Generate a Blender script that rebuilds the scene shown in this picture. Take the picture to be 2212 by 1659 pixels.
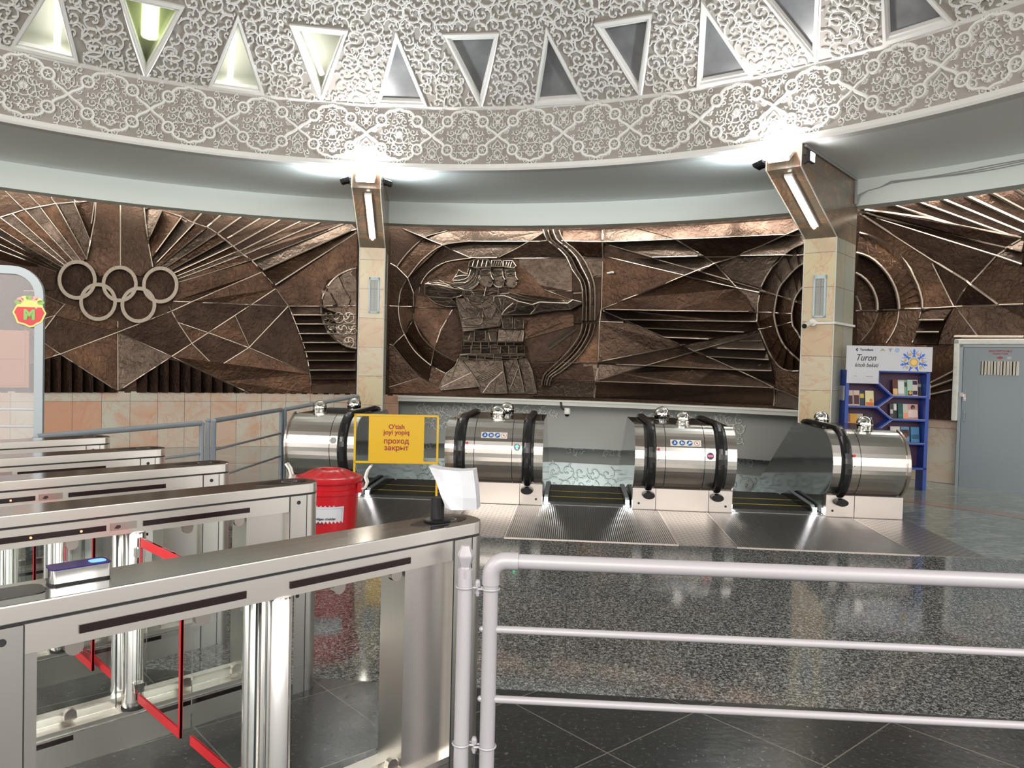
import bpy, bmesh, math, random
from math import sin, cos, pi, radians as R_, sqrt, atan2, atan, tan
from mathutils import Vector, Matrix

scene = bpy.context.scene
for o in list(bpy.data.objects):
    bpy.data.objects.remove(o)
col = scene.collection

# ------------------------------------------------------------------ camera
FPX, IW, IH = 1660.0, 2212.0, 1659.0
PITCH, ROLL, EYE = atan((829.5 - 784.0) / FPX), atan(.025), 1.6
def rotp(v):
    c, s = cos(-PITCH), sin(-PITCH)
    return Vector((v[0], v[1] * c - v[2] * s, v[1] * s + v[2] * c))
right, up, fwd = rotp((cos(ROLL), 0, sin(ROLL))), rotp((-sin(ROLL), 0, cos(ROLL))), rotp((0, 1, 0))
cam = bpy.data.cameras.new('camera')
cam.sensor_width = 36.0
cam.lens = 36.0 * FPX / IW
cam.clip_start, cam.clip_end = .05, 200
cam_ob = bpy.data.objects.new('camera', cam)
m = Matrix((right, up, -fwd)).transposed().to_4x4()
m.translation = (0, 0, EYE)
cam_ob.matrix_world = m
col.objects.link(cam_ob)
scene.camera = cam_ob
def ray(x, y):
    """direction of the sight line through a point of the photograph (used to take measurements onto real surfaces)"""
    return right * (x - IW / 2) + up * -(y - IH / 2) + fwd * FPX
def atz(x, y, z):
    d = ray(x, y); t = (z - EYE) / d.z
    return Vector((d.x * t, d.y * t, z))

# ------------------------------------------------------------------ world, exposure
scene.view_settings.view_transform = 'Standard'
scene.view_settings.look = 'None'
scene.view_settings.exposure = 0.55
scene.view_settings.gamma = 1.0
scene.view_settings.use_curve_mapping = False
w = bpy.data.worlds.new('world'); scene.world = w; w.use_nodes = True
w.node_tree.nodes['Background'].inputs[0].default_value = (1.0, .965, .92, 1)
w.node_tree.nodes['Background'].inputs[1].default_value = 1.4

# hall geometry
DC = Vector((-1.403, 3.925)); R1, Z1, Z2, R3, Z3 = 7.271, 4.35, 5.25, 6.382, 5.922
R4, ZB = 9.52, 3.97                      # ring beam
WC = Vector((-1.145, 3.206)); RW = 10.97  # outer wall
ZM = .943                                # foot of the mural
def dpol(r, deg, z):  # polar about the dome's centre, azimuth clockwise from +Y
    a = R_(deg); return Vector((DC.x + r * sin(a), DC.y + r * cos(a), z))
def wpol(r, deg, z):
    a = R_(deg); return Vector((WC.x + r * sin(a), WC.y + r * cos(a), z))

def area_light(name, loc, target, sx, sy, power, color=(1, .96, .9), spread=180):
    l = bpy.data.lights.new(name, 'AREA'); l.shape = 'RECTANGLE'; l.size, l.size_y = sx, sy
    l.energy = power; l.color = color; l.spread = R_(spread)
    o = bpy.data.objects.new(name, l); col.objects.link(o)
    o.location = loc
    o.rotation_euler = (Vector(target) - Vector(loc)).to_track_quat('-Z', 'Y').to_euler()
    o['kind'] = 'helper'
    return o
# lamp troughs hidden between the ring beam and the wall, washing the mural from above
for dg in range(-58, 84, 12):
    p = wpol(10.69, dg + 6, 4.27); q = wpol(10.93, dg + 6, 2.0)
    L = area_light('cove_lamp', p, q, 2.1, .09, 23, (1, .96, .90))
# unseen fill lights, added behind and beside the camera to brighten the hall
area_light('hall_fill_light', (-1.5, -3.5, 4.6), (-.5, 4, 1.0), 6, 3, 520, (1, .95, .88))
area_light('hall_fill_light', (4.5, -1.0, 4.6), (2.5, 7, 1.5), 3, 3, 200, (1, .95, .88))
area_light('hall_fill_light', (-6.0, 1.0, 4.3), (-4, 9, 1.5), 3, 3, 200, (1, .95, .88))

# ------------------------------------------------------------------ materials
def mat(name, color=(.5, .5, .5), rough=.5, metal=0.0, **kw):
    m = bpy.data.materials.new(name); m.use_nodes = True
    b = m.node_tree.nodes['Principled BSDF']
    b.inputs['Base Color'].default_value = (*color, 1)
    b.inputs['Roughness'].default_value = rough
    b.inputs['Metallic'].default_value = metal
    for k, v in kw.items():
        b.inputs[k.replace('_', ' ')].default_value = v
    return m
def nd(m, t, **kw):
    n = m.node_tree.nodes.new(t)
    for k, v in kw.items(): setattr(n, k, v)
    return n
def lk(m, a, b): m.node_tree.links.new(a, b)
def bsdf(m): return m.node_tree.nodes['Principled BSDF']
def noise(m, scale, detail=3, vec=None, rough=.5, dist=0):
    n = nd(m, 'ShaderNodeTexNoise'); n.inputs['Scale'].default_value = scale; n.inputs['Detail'].default_value = detail
    n.inputs['Roughness'].default_value = rough; n.inputs['Distortion'].default_value = dist
    if vec is None:
        tc = nd(m, 'ShaderNodeTexCoord'); vec = tc.outputs['Object']
    lk(m, vec, n.inputs['Vector']); return n
def ramp(m, fac, stops):
    r = nd(m, 'ShaderNodeValToRGB'); e = r.color_ramp.elements
    while len(e) < len(stops): e.new(.5)
    for k, (p, c) in enumerate(stops): e[k].position = p; e[k].color = (*c, 1)
    lk(m, fac, r.inputs[0]); return r
def bump(m, h, strength, dist=.01):
    b = nd(m, 'ShaderNodeBump'); b.inputs['Strength'].default_value = strength; b.inputs['Distance'].default_value = dist
    lk(m, h, b.inputs['Height']); lk(m, b.outputs[0], bsdf(m).inputs['Normal']); return b
def mixc(m, fac, a, b, mode='MIX'):
    n = nd(m, 'ShaderNodeMix', data_type='RGBA', blend_type=mode)
    for s, v in ((n.inputs[0], fac), (n.inputs[6], a), (n.inputs[7], b)):
        if hasattr(v, 'links'): lk(m, v, s)
        elif isinstance(v, tuple): s.default_value = (*v, 1)
        else: s.default_value = v
    return n.outputs[2]
def scaled(m, sc, src='Object'):
    tc = nd(m, 'ShaderNodeTexCoord'); mp = nd(m, 'ShaderNodeMapping'); mp.inputs['Scale'].default_value = sc
    lk(m, tc.outputs[src], mp.inputs[0]); return mp.outputs[0]
def emis(name, color, strength):
    m = mat(name, color, .4); b = bsdf(m)
    b.inputs['Emission Color'].default_value = (*color, 1); b.inputs['Emission Strength'].default_value = strength
    return m

M = {}
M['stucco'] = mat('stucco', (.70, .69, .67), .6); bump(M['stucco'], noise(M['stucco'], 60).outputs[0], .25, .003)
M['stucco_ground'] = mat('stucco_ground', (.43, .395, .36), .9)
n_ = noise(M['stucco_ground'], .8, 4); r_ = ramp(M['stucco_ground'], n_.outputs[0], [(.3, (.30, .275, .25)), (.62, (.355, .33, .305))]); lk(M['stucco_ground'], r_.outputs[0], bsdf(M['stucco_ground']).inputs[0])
M['plaster'] = mat('plaster', (.62, .63, .61), .6); bump(M['plaster'], noise(M['plaster'], 5, 4).outputs[0], .25, .02)
M['soffit'] = mat('soffit', (.84, .88, .86), .42); bump(M['soffit'], noise(M['soffit'], 2.5, 4).outputs[0], .3, .03)
M['beam_white'] = mat('beam_white', (.76, .82, .79), .55)
M['ledge_white'] = mat('ledge_white', (.62, .62, .58), .5)
M['tunnel_wall'] = mat('tunnel_wall', (.37, .38, .355), .6)
M['tunnel_relief'] = mat('tunnel_relief', (.62, .64, .61), .6)

def copper(name, c1, c2, c3, rough=.36):
    m = mat(name, c2, rough, .8)
    n1 = noise(m, 1.1, 5, rough=.6); r = ramp(m, n1.outputs[0], [(.3, c1), (.5, c2), (.72, c3)])
    lk(m, r.outputs[0], bsdf(m).inputs[0])
    v = noise(m, 14, 3, dist=.8); v2 = noise(m, 4, 2)
    mx = nd(m, 'ShaderNodeMath', operation='MULTIPLY'); lk(m, v.outputs[0], mx.inputs[0]); lk(m, v2.outputs[0], mx.inputs[1])
    bump(m, mx.outputs[0], .85, .026)
    rr = nd(m, 'ShaderNodeMapRange'); lk(m, v2.outputs[0], rr.inputs[0]); rr.inputs[3].default_value = rough - .1; rr.inputs[4].default_value = rough + .14
    lk(m, rr.outputs[0], bsdf(m).inputs['Roughness'])
    return m
M['copper'] = copper('copper', (.038, .021, .0125), (.060, .032, .019), (.105, .055, .030))
M['copper_dark'] = copper('copper_dark', (.022, .012, .008), (.036, .020, .0125), (.052, .028, .018), .42)
M['copper_red'] = copper('copper_red', (.044, .027, .018), (.066, .040, .027), (.105, .062, .040), .36)
M['copper_grey'] = copper('copper_grey', (.050, .034, .024), (.075, .053, .039), (.115, .083, .063), .33)
M['copper_figure'] = copper('copper_figure', (.046, .033, .025), (.068, .050, .038), (.10, .075, .058), .30)
M['copper_highlight'] = mat('copper_highlight', (.30, .25, .20), .34, .85)  # pale colour paints the highlights along the relief's edges onto the ridges
M['bronze_ring'] = mat('bronze_ring', (.24, .205, .165), .38, .8); bump(M['bronze_ring'], noise(M['bronze_ring'], 30).outputs[0], .4, .01)

def marble(name, ca, cb, cg, w_, h_, sx=1.0, off=0.0, vein=(.55, .25, .14), rough=.25, bias=0.0, vs=2.2):
    """polished stone slabs laid in courses, veined; runs on the UV map in metres"""
    m = mat(name, ca, rough)
    tc = nd(m, 'ShaderNodeTexCoord')
    bt = nd(m, 'ShaderNodeTexBrick'); bt.offset = off; bt.squash = 1
    lk(m, tc.outputs['UV'], bt.inputs['Vector'])
    bt.inputs['Scale'].default_value = 1; bt.inputs['Brick Width'].default_value = w_; bt.inputs['Row Height'].default_value = h_
    bt.inputs['Mortar Size'].default_value = .003; bt.inputs['Mortar Smooth'].default_value = 0; bt.inputs['Bias'].default_value = bias
    bt.inputs['Color1'].default_value = (0, 0, 0, 1); bt.inputs['Color2'].default_value = (1, 1, 1, 1); bt.inputs['Mortar'].default_value = (.5, .5, .5, 1)
    rp = ramp(m, bt.outputs['Color'], [(.0, ca), (.35, tuple(.5 * (a + b) for a, b in zip(ca, cg))), (.6, cg), (.85, cb), (1, cb)])
    rp.color_ramp.interpolation = 'LINEAR'
    n1 = noise(m, vs * .75, 8, tc.outputs['UV'], .62, .7)
    vr = ramp(m, n1.outputs[0], [(.475, (0, 0, 0)), (.5, (1, 1, 1)), (.512, (0, 0, 0))])
    n2 = noise(m, vs * .6, 4, tc.outputs['UV'], .6, .6)
    c0 = mixc(m, ramp(m, noise(m, 1.7, 5, tc.outputs['UV'], .6, .8).outputs[0], [(.50, (0, 0, 0)), (.66, (.7, .7, .7))]).outputs[0], rp.outputs[0], cb)
    c1 = mixc(m, n2.outputs[0], c0, (.85, .8, .72), 'MULTIPLY')
    vm = nd(m, 'ShaderNodeMath', operation='MULTIPLY'); lk(m, vr.outputs[0], vm.inputs[0]); vm.inputs[1].default_value = .55
    c2 = mixc(m, vm.outputs[0], c1, vein)
    c3 = mixc(m, bt.outputs['Fac'], c2, (.10, .09, .08))
    lk(m, c3, bsdf(m).inputs[0])
    return m
M['wall_marble'] = marble('wall_marble', (.58, .57, .50), (.62, .33, .21), (.60, .50, .42), .42, .80, rough=.3, bias=-.15)
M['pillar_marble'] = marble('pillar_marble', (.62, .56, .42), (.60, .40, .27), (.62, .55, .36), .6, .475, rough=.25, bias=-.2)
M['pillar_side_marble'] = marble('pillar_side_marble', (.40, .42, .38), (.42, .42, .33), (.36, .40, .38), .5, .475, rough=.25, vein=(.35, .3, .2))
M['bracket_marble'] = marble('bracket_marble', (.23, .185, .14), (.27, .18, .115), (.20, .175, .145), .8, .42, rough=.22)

# floors
def granite(name, dark, mid, light, rough):
    m = mat(name, mid, rough)
    n1 = noise(m, 62, 2, rough=.7, dist=1.2); r = ramp(m, n1.outputs[0], [(.36, dark), (.5, mid), (.60, light)])
    n2 = noise(m, .9, 2); c = mixc(m, .25, r.outputs[0], n2.outputs[0], 'OVERLAY')
    tc = nd(m, 'ShaderNodeTexCoord'); mp = nd(m, 'ShaderNodeMapping'); mp.inputs['Rotation'].default_value[2] = R_(4.5); lk(m, tc.outputs['Object'], mp.inputs[0])
    bt = nd(m, 'ShaderNodeTexBrick'); bt.offset = .5; bt.inputs['Scale'].default_value = 1; bt.inputs['Brick Width'].default_value = 1.7; bt.inputs['Row Height'].default_value = .85
    bt.inputs['Mortar Size'].default_value = .0022; bt.inputs['Mortar Smooth'].default_value = 0; lk(m, mp.outputs[0], bt.inputs['Vector'])
    c2 = mixc(m, bt.outputs['Fac'], c, (.05, .05, .05)); lk(m, c2, bsdf(m).inputs[0])
    return m
M['granite'] = granite('granite', (.018, .020, .020), (.078, .083, .082), (.34, .355, .35), .08)
M['floor_marble'] = mat('floor_marble', (.3, .32, .3), .13)
_m = M['floor_marble']; n1 = noise(_m, 3.5, 7, scaled(_m, (1, 2.2, 1)), .7, 1.5)
lk(_m, ramp(_m, n1.outputs[0], [(.3, (.09, .105, .10)), (.5, (.19, .215, .20)), (.7, (.34, .355, .33))]).outputs[0], bsdf(_m).inputs[0])
M['floor_band'] = granite('floor_band', (.12, .06, .045), (.24, .15, .12), (.36, .26, .22), .15)
_m = M['dark_tile'] = mat('dark_tile', (.02, .02, .02), .16, 0, IOR=1.36)
tc = nd(_m, 'ShaderNodeTexCoord'); mp = nd(_m, 'ShaderNodeMapping'); mp.inputs['Rotation'].default_value[2] = R_(49); mp.inputs['Location'].default_value = (.22, .1, 0); lk(_m, tc.outputs['Object'], mp.inputs[0])
bt = nd(_m, 'ShaderNodeTexBrick'); bt.offset = .0; bt.inputs['Scale'].default_value = 1; bt.inputs['Brick Width'].default_value = .62; bt.inputs['Row Height'].default_value = .62
bt.inputs['Mortar Size'].default_value = .003; bt.inputs['Mortar Smooth'].default_value = 0; lk(_m, mp.outputs[0], bt.inputs['Vector'])
n1 = noise(_m, 42, 3, rough=.75); rr = ramp(_m, n1.outputs[0], [(.42, (.012, .013, .013)), (.62, (.028, .03, .03)), (.7, (.13, .13, .12))])
lk(_m, mixc(_m, bt.outputs['Fac'], rr.outputs[0], (.15, .14, .12)), bsdf(_m).inputs[0])
n3 = noise(_m, 30, 4); bump(_m, n3.outputs[0], .22, .006)
n4 = nd(_m, 'ShaderNodeMapRange'); lk(_m, noise(_m, 6, 3).outputs[0], n4.inputs[0]); n4.inputs[3].default_value = .12; n4.inputs[4].default_value = .34; lk(_m, n4.outputs[0], bsdf(_m).inputs['Roughness'])

# metals etc.
def brushed(name, color, rough, axis, amt=.018, ang=0):
    m = mat(name, color, rough, 1.0)
    sc = [3, 3, 3]; sc[axis] = .4
    for k in range(3):
        if k != axis: sc[k] = 260
    tc = nd(m, 'ShaderNodeTexCoord'); m1 = nd(m, 'ShaderNodeMapping'); m1.inputs['Rotation'].default_value[2] = R_(ang); m2 = nd(m, 'ShaderNodeMapping'); m2.inputs['Scale'].default_value = tuple(sc)
    lk(m, tc.outputs['Object'], m1.inputs[0]); lk(m, m1.outputs[0], m2.inputs[0]); n = noise(m, 1, 2, m2.outputs[0])
    mr = nd(m, 'ShaderNodeMapRange'); lk(m, n.outputs[0], mr.inputs[0]); mr.inputs[3].default_value = rough - amt; mr.inputs[4].default_value = rough + amt
    lk(m, mr.outputs[0], bsdf(m).inputs['Roughness']); return m
M['steel'] = brushed('steel', (.80, .765, .72), .36, 0, ang=-45.6)
M['steel_top'] = brushed('steel_top', (.62, .62, .61), .14, 0, .03, ang=-45.6)
M['steel_v'] = brushed('steel_v', (.74, .71, .67), .30, 2)
M['tube_steel'] = mat('tube_steel', (.70, .69, .67), .14, 1.0)
M['drum_steel'] = brushed('drum_steel', (.64, .61, .575), .22, 0, ang=4.5)
M['panel_steel'] = mat('panel_steel', (.62, .56, .52), .28, 1.0); bump(M['panel_steel'], noise(M['panel_steel'], 3, 2).outputs[0], .12, .02)
M['chrome'] = mat('chrome', (.85, .84, .80), .05, 1.0)
M['black_rubber'] = mat('black_rubber', (.012, .012, .013), .22)
M['black_gloss'] = mat('black_gloss', (.012, .013, .013), .16)
M['dark_glass'] = mat('dark_glass', (.085, .092, .09), .06, .5)
M['black_plastic'] = mat('black_plastic', (.009, .009, .010), .4, 0, Specular_IOR_Level=.25)
M['led_strip'] = mat('led_strip', (.016, .008, .009), .18)
M['led_red'] = emis('led_red', (1, .12, .03), 14)
M['seam'] = mat('seam', (.02, .02, .025), .6)
M['glass'] = mat('glass', (.95, .98, .972), .02, 0, Transmission_Weight=1.0, IOR=1.12)
M['glass_edge'] = mat('glass_edge', (.03, .05, .05), .2)
M['red_tape'] = mat('red_tape', (.62, .018, .028), .42)
M['rail_paint'] = mat('rail_paint', (.40, .385, .41), .36, .05); bump(M['rail_paint'], noise(M['rail_paint'], 45, 3).outputs[0], .15, .004)
M['rail_paint_blue'] = mat('rail_paint_blue', (.25, .285, .32), .3, .05)
M['bin_red'] = mat('bin_red', (.44, .008, .014), .28)
M['bin_dark'] = mat('bin_dark', (.25, .004, .006), .5)
M['white_plastic'] = mat('white_plastic', (.75, .74, .70), .4)
M['paper'] = mat('paper', (.56, .57, .61), .7)
M['ink'] = mat('ink', (.03, .03, .04), .6)
M['sign_yellow'] = mat('sign_yellow', (.66, .40, .010), .38)
M['sign_red'] = mat('sign_red', (.30, .012, .02), .5)
M['grey_metal'] = mat('grey_metal', (.30, .345, .37), .4, .1)
M['door_grey'] = mat('door_grey', (.235, .275, .30), .45)
M['frame_white'] = mat('frame_white', (.62, .62, .57), .6); bump(M['frame_white'], noise(M['frame_white'], 12, 3).outputs[0], .6, .02)
M['shelf_blue'] = mat('shelf_blue', (.018, .06, .33), .35)
M['shelf_back'] = mat('shelf_back', (.055, .018, .055), .5)
M['board_edge'] = mat('board_edge', (.45, .40, .42), .5)
M['ramp_rib'] = mat('ramp_rib', (.28, .29, .29), .3, .9)
def ribbed(name, color, scale, ax, rough=.3):
    m = mat(name, color, rough, .85)
    w_ = nd(m, 'ShaderNodeTexWave', wave_type='BANDS'); w_.bands_direction = ax; w_.inputs['Scale'].default_value = scale
    tc = nd(m, 'ShaderNodeTexCoord'); mp = nd(m, 'ShaderNodeMapping'); mp.inputs['Rotation'].default_value[2] = R_(4.5); lk(m, tc.outputs['Object'], mp.inputs[0]); lk(m, mp.outputs[0], w_.inputs['Vector'])
    bump(m, w_.outputs[0], .6, .006); r = ramp(m, w_.outputs[0], [(.2, tuple(c * .45 for c in color)), (.7, color)]); lk(m, r.outputs[0], bsdf(m).inputs[0])
    return m
M['landing'] = ribbed('landing', (.24, .245, .24), 16, 'X')
M['tread'] = ribbed('tread', (.075, .078, .072), 30, 'X', .4)
_m = M['checker'] = mat('checker', (.42, .40, .38), .3, .9)
tc = nd(_m, 'ShaderNodeTexCoord'); mp = nd(_m, 'ShaderNodeMapping'); mp.inputs['Rotation'].default_value[2] = R_(4.5); lk(_m, tc.outputs['Object'], mp.inputs[0])
bt = nd(_m, 'ShaderNodeTexBrick'); bt.offset = .5; bt.inputs['Scale'].default_value = 1; bt.inputs['Brick Width'].default_value = .085; bt.inputs['Row Height'].default_value = .045
bt.inputs['Mortar Size'].default_value = .014; bt.inputs['Mortar Smooth'].default_value = .5; lk(_m, mp.outputs[0], bt.inputs['Vector'])
bump(_m, bt.outputs['Fac'], -.9, .01); lk(_m, ramp(_m, bt.outputs['Fac'], [(.0, (.50, .48, .45)), (1, (.22, .21, .20))]).outputs[0], bsdf(_m).inputs[0])
M['yellow_line'] = mat('yellow_line', (.42, .34, .03), .5)
M['lamp_glow'] = emis('lamp_glow', (1, .98, .95), 26)
M['tube_glow'] = emis('tube_glow', (1, .93, .80), 14)
M['window_glow'] = emis('window_glow', (1, 1, .97), 9)
M['window_green'] = emis('window_green', (.86, 1, .50), 1.3)
M['comb_light'] = emis('comb_light', (1, .98, .95), 25)
M['cabinet_wood'] = mat('cabinet_wood', (.42, .17, .07), .45)
M['blue_glow'] = emis('blue_glow', (.03, .08, 1), 6)
M['blue_dark'] = mat('blue_dark', (.02, .01, .12), .1)
M['green_light'] = emis('green_light', (.05, 1, .45), 4)
M['red_light'] = emis('red_light', (1, .03, .10), 4)
M['red_button'] = mat('red_button', (.5, .02, .03), .3)
_m = M['frosted'] = mat('frosted', (.86, .88, .84), .45, 0, Transmission_Weight=1.0, IOR=1.15)
M['pane_grey'] = mat('pane_grey', (.16, .165, .17), .3); n1 = noise(M['pane_grey'], 3, 3); lk(M['pane_grey'], ramp(M['pane_grey'], n1.outputs[0], [(.3, (.13, .13, .14)), (.7, (.21, .215, .22))]).outputs[0], bsdf(M['pane_grey']).inputs[0])
M['film'] = mat('film', (.80, .76, .78), .15, 0, Alpha=.30)
M['grille'] = ribbed('grille', (.36, .40, .42), 60, 'Z', .4)
M['blackbody'] = mat('blackbody', (.004, .004, .004), .9)

# ------------------------------------------------------------------ mesh helpers
class MB:
    def __init__(s): s.v = []; s.f = []; s.uv = None; s.mi = []
    def add(s, vs, fs, mi=0):
        k = len(s.v); s.v += [tuple(v) for v in vs]; s.f += [tuple(i + k for i in f) for f in fs]; s.mi += [mi] * len(fs)
    def quad(s, a, b, c, d, mi=0): s.add((a, b, c, d), ((0, 1, 2, 3),), mi)
    def box(s, p0, p1, M_=None, mi=0):
        x0, y0, z0 = p0; x1, y1, z1 = p1
        vs = [Vector(q) for q in ((x0, y0, z0), (x1, y0, z0), (x1, y1, z0), (x0, y1, z0), (x0, y0, z1), (x1, y0, z1), (x1, y1, z1), (x0, y1, z1))]
        if M_ is not None: vs = [M_ @ q for q in vs]
        s.add(vs, ((0, 3, 2, 1), (4, 5, 6, 7), (0, 1, 5, 4), (1, 2, 6, 5), (2, 3, 7, 6), (3, 0, 4, 7)), mi)
    def prism(s, poly, f0, f1, mi=0):
        """poly: 2-D outline; f0, f1: map (a, b) to the two end faces"""
        n = len(poly); s.add([f0(*q) for q in poly] + [f1(*q) for q in poly], [tuple(range(n))[::-1], tuple(range(n, 2 * n))] + [(i, (i + 1) % n, n + (i + 1) % n, n + i) for i in range(n)], mi)
    def tube(s, pts, r, n=10, cap=True, mi=0, upv=None):
        pts = [Vector(p) for p in pts]; rs = r if isinstance(r, (list, tuple)) else [r] * len(pts)
        k0 = len(s.v); prev = None
        for i, p in enumerate(pts):
            d = (pts[min(i + 1, len(pts) - 1)] - pts[max(i - 1, 0)]).normalized()
            if prev is None:
                a = Vector((0, 0, 1)) if abs(d.z) < .9 else Vector((1, 0, 0)); x = d.cross(a).normalized()
            else: x = (prev - d * prev.dot(d)).normalized()
            prev = x; y = d.cross(x)
            s.v += [tuple(p + (x * cos(2 * pi * k / n) + y * sin(2 * pi * k / n)) * rs[i]) for k in range(n)]
        m_ = len(pts)
        for i in range(m_ - 1):
            for k in range(n):
                a = k0 + i * n + k; b = k0 + i * n + (k + 1) % n; s.f.append((a, b, b + n, a + n)); s.mi.append(mi)
        if cap:
            s.f.append(tuple(k0 + k for k in range(n))[::-1]); s.f.append(tuple(k0 + (m_ - 1) * n + k for k in range(n))); s.mi += [mi, mi]
    def lathe(s, prof, base, n=24, axis='Z', M_=None, mi=0):
        k0 = len(s.v)
        for (r, z) in prof:
            for k in range(n):
                a = 2 * pi * k / n; q = Vector((r * cos(a), r * sin(a), z))
                if M_ is not None: q = M_ @ q
                s.v.append(tuple(q + Vector(base)))
        for i in range(len(prof) - 1):
            for k in range(n):
                a = k0 + i * n + k; b = k0 + i * n + (k + 1) % n; s.f.append((a, b, b + n, a + n)); s.mi.append(mi)
        if prof[0][0] > 1e-6: s.f.append(tuple(k0 + k for k in range(n))[::-1]); s.mi.append(mi)
        if prof[-1][0] > 1e-6: s.f.append(tuple(k0 + (len(prof) - 1) * n + k for k in range(n))); s.mi.append(mi)
    def build(s, name, m_, parent=None, smooth=False, uv=None, weld=False):
        me = bpy.data.meshes.new(name); me.from_pydata(s.v, [], s.f)
        for q in (m_ if isinstance(m_, (list, tuple)) else [m_]): me.materials.append(M[q] if isinstance(q, str) else q)
        if isinstance(m_, (list, tuple)): me.polygons.foreach_set('material_index', s.mi)
        if uv:
            L = me.uv_layers.new(name='UV')
            for p in me.polygons:
                for li in p.loop_indices: L.data[li].uv = uv(Vector(s.v[me.loops[li].vertex_index]), p)
        me.update()
        if weld:
            bm = bmesh.new(); bm.from_mesh(me); bmesh.ops.remove_doubles(bm, verts=bm.verts, dist=1e-5); bmesh.ops.recalc_face_normals(bm, faces=bm.faces); bm.to_mesh(me); bm.free()
        if smooth:
            me.polygons.foreach_set('use_smooth', [True] * len(me.polygons)); me.update()
            me.set_sharp_from_angle(angle=R_(38))
        o = bpy.data.objects.new(name, me); col.objects.link(o)
        if parent is not None: o.parent = parent; o.matrix_parent_inverse = parent.matrix_world.inverted()
        return o
def tag(o, label=None, cat=None, group=None, kind=None):
    if label: o['label'] = label
    if cat: o['category'] = cat
    if group: o['group'] = group
    if kind: o['kind'] = kind
    return o
def thing(name, loc, label, cat, group=None, kind=None):
    o = bpy.data.objects.new(name, None); o.empty_display_size = .1; col.objects.link(o)
    o.matrix_world = Matrix.Translation(Vector(loc)); bpy.context.view_layer.update()
    return tag(o, label, cat, group, kind)
def struct(o): o['kind'] = 'structure'; return o
def bevel(o, wd, seg=2):
    b = o.modifiers.new('bevel', 'BEVEL'); b.width = wd; b.segments = seg; b.limit_method = 'ANGLE'; b.angle_limit = R_(40); return o
def frame_at(org, xdir, zdir=(0, 0, 1)):
    """matrix with x along xdir, z up, y = z cross x"""
    x = Vector(xdir).normalized(); z = Vector(zdir).normalized(); y = z.cross(x).normalized(); z = x.cross(y)
    m_ = Matrix((x, y, z)).transposed().to_4x4(); m_.translation = Vector(org); return m_
def text(name, body, size, m_, parent, mw, bold=0, shear=0, align='CENTER', depth=.0008, spacing=1.0, sx=1.0, line=1.0, curve=None):
    c = bpy.data.curves.new(name, 'FONT'); c.body = body; c.size = size; c.align_x = align; c.align_y = 'CENTER'
    c.shear = shear; c.offset = bold; c.extrude = depth; c.space_character = spacing; c.space_line = line; c.resolution_u = 3
    t = bpy.data.objects.new(name + '_tmp', c); col.objects.link(t)
    bpy.context.view_layer.update(); dg = bpy.context.evaluated_depsgraph_get()
    me = bpy.data.meshes.new_from_object(t.evaluated_get(dg)); bpy.data.objects.remove(t)
    S = Matrix.Diagonal((sx, 1, 1, 1))
    for v in me.vertices:
        q = S @ v.co
        v.co = curve(q) if curve else mw @ q
    me.materials.clear(); me.materials.append(M[m_])
    o = bpy.data.objects.new(name, me); col.objects.link(o)
    if parent is not None: o.parent = parent; o.matrix_parent_inverse = parent.matrix_world.inverted()
    return o

# ================================================================== SHELL
# escalator frame: u along the row of newels, v away from the camera
EO = Vector((0, 8.60, 0)); EA = R_(4.5); EU = Vector((cos(EA), -sin(EA), 0)); EV = Vector((sin(EA), cos(EA), 0))
def E_(u, v, z=0.0): return EO + EU * u + EV * v + Vector((0, 0, z))

def flat_poly(name, pts, m_, z=0.0):
    b = MB(); b.add([(p[0], p[1], z) for p in pts], (tuple(range(len(pts))),)); return struct(b.build(name, m_))
HL, HR = -2.62, 4.30
def fl(u, v): q = E_(u, v); return (q.x, q.y)
VG, VM = -4.86, -1.62
flat_poly('floor_dark_tiles', [fl(-16, -22), fl(16, -22), fl(16, VG), fl(-16, VG)], 'dark_tile')
flat_poly('floor_granite', [fl(-16, VG), fl(16, VG), fl(16, VM), fl(-16, VM)], 'granite')
b = MB()
for ps in ([fl(-16, VM), fl(16, VM), fl(16, 0), fl(-16, 0)], [fl(-16, 0), fl(HL, 0), fl(-2.55, 9), fl(-16, 9)], [fl(HR, 0), fl(16, 0), fl(16, 9), fl(4.35, 9)]):
    b.add([(p[0], p[1], 0) for p in ps], ((0, 1, 2, 3),))
struct(b.build('floor', 'floor_marble'))
# inlaid red granite band, concentric with the wall
b = MB()
def arcband(b, r0, r1, d0, d1, z, step=2, c=WC):
    d = d0
    while d < d1 - 1e-6:
        e = min(d + step, d1)
        p = [Vector((c.x + r * sin(R_(a)), c.y + r * cos(R_(a)), z)) for r, a in ((r0, d), (r1, d), (r1, e), (r0, e))]
        b.quad(*p); d = e
arcband(b, 8.72, 9.0, -70, -14, .0015); arcband(b, 8.72, 9.0, 37, 110, .0015)
struct(b.build('floor_band', 'floor_band'))

# pit walls below the floor
b = MB()
L0, L1, Rr0, Rr1 = E_(HL, 0), E_(-2.55, 6.2), E_(HR, 0), E_(4.35, 6.2)
for a, c in ((L0, L1), (Rr1, Rr0), (Rr0, L0)):
    b.quad((a.x, a.y, 0), (c.x, c.y, 0), (c.x, c.y, -4.5), (a.x, a.y, -4.5))
struct(b.build('wall_pit', 'tunnel_wall'))
b = MB(); b.quad(E_(-2.7, 0, -4.5), E_(4.4, 0, -4.5), E_(4.4, 7, -4.5), E_(-2.7, 7, -4.5)); struct(b.build('floor_pit', 'blackbody'))

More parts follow.
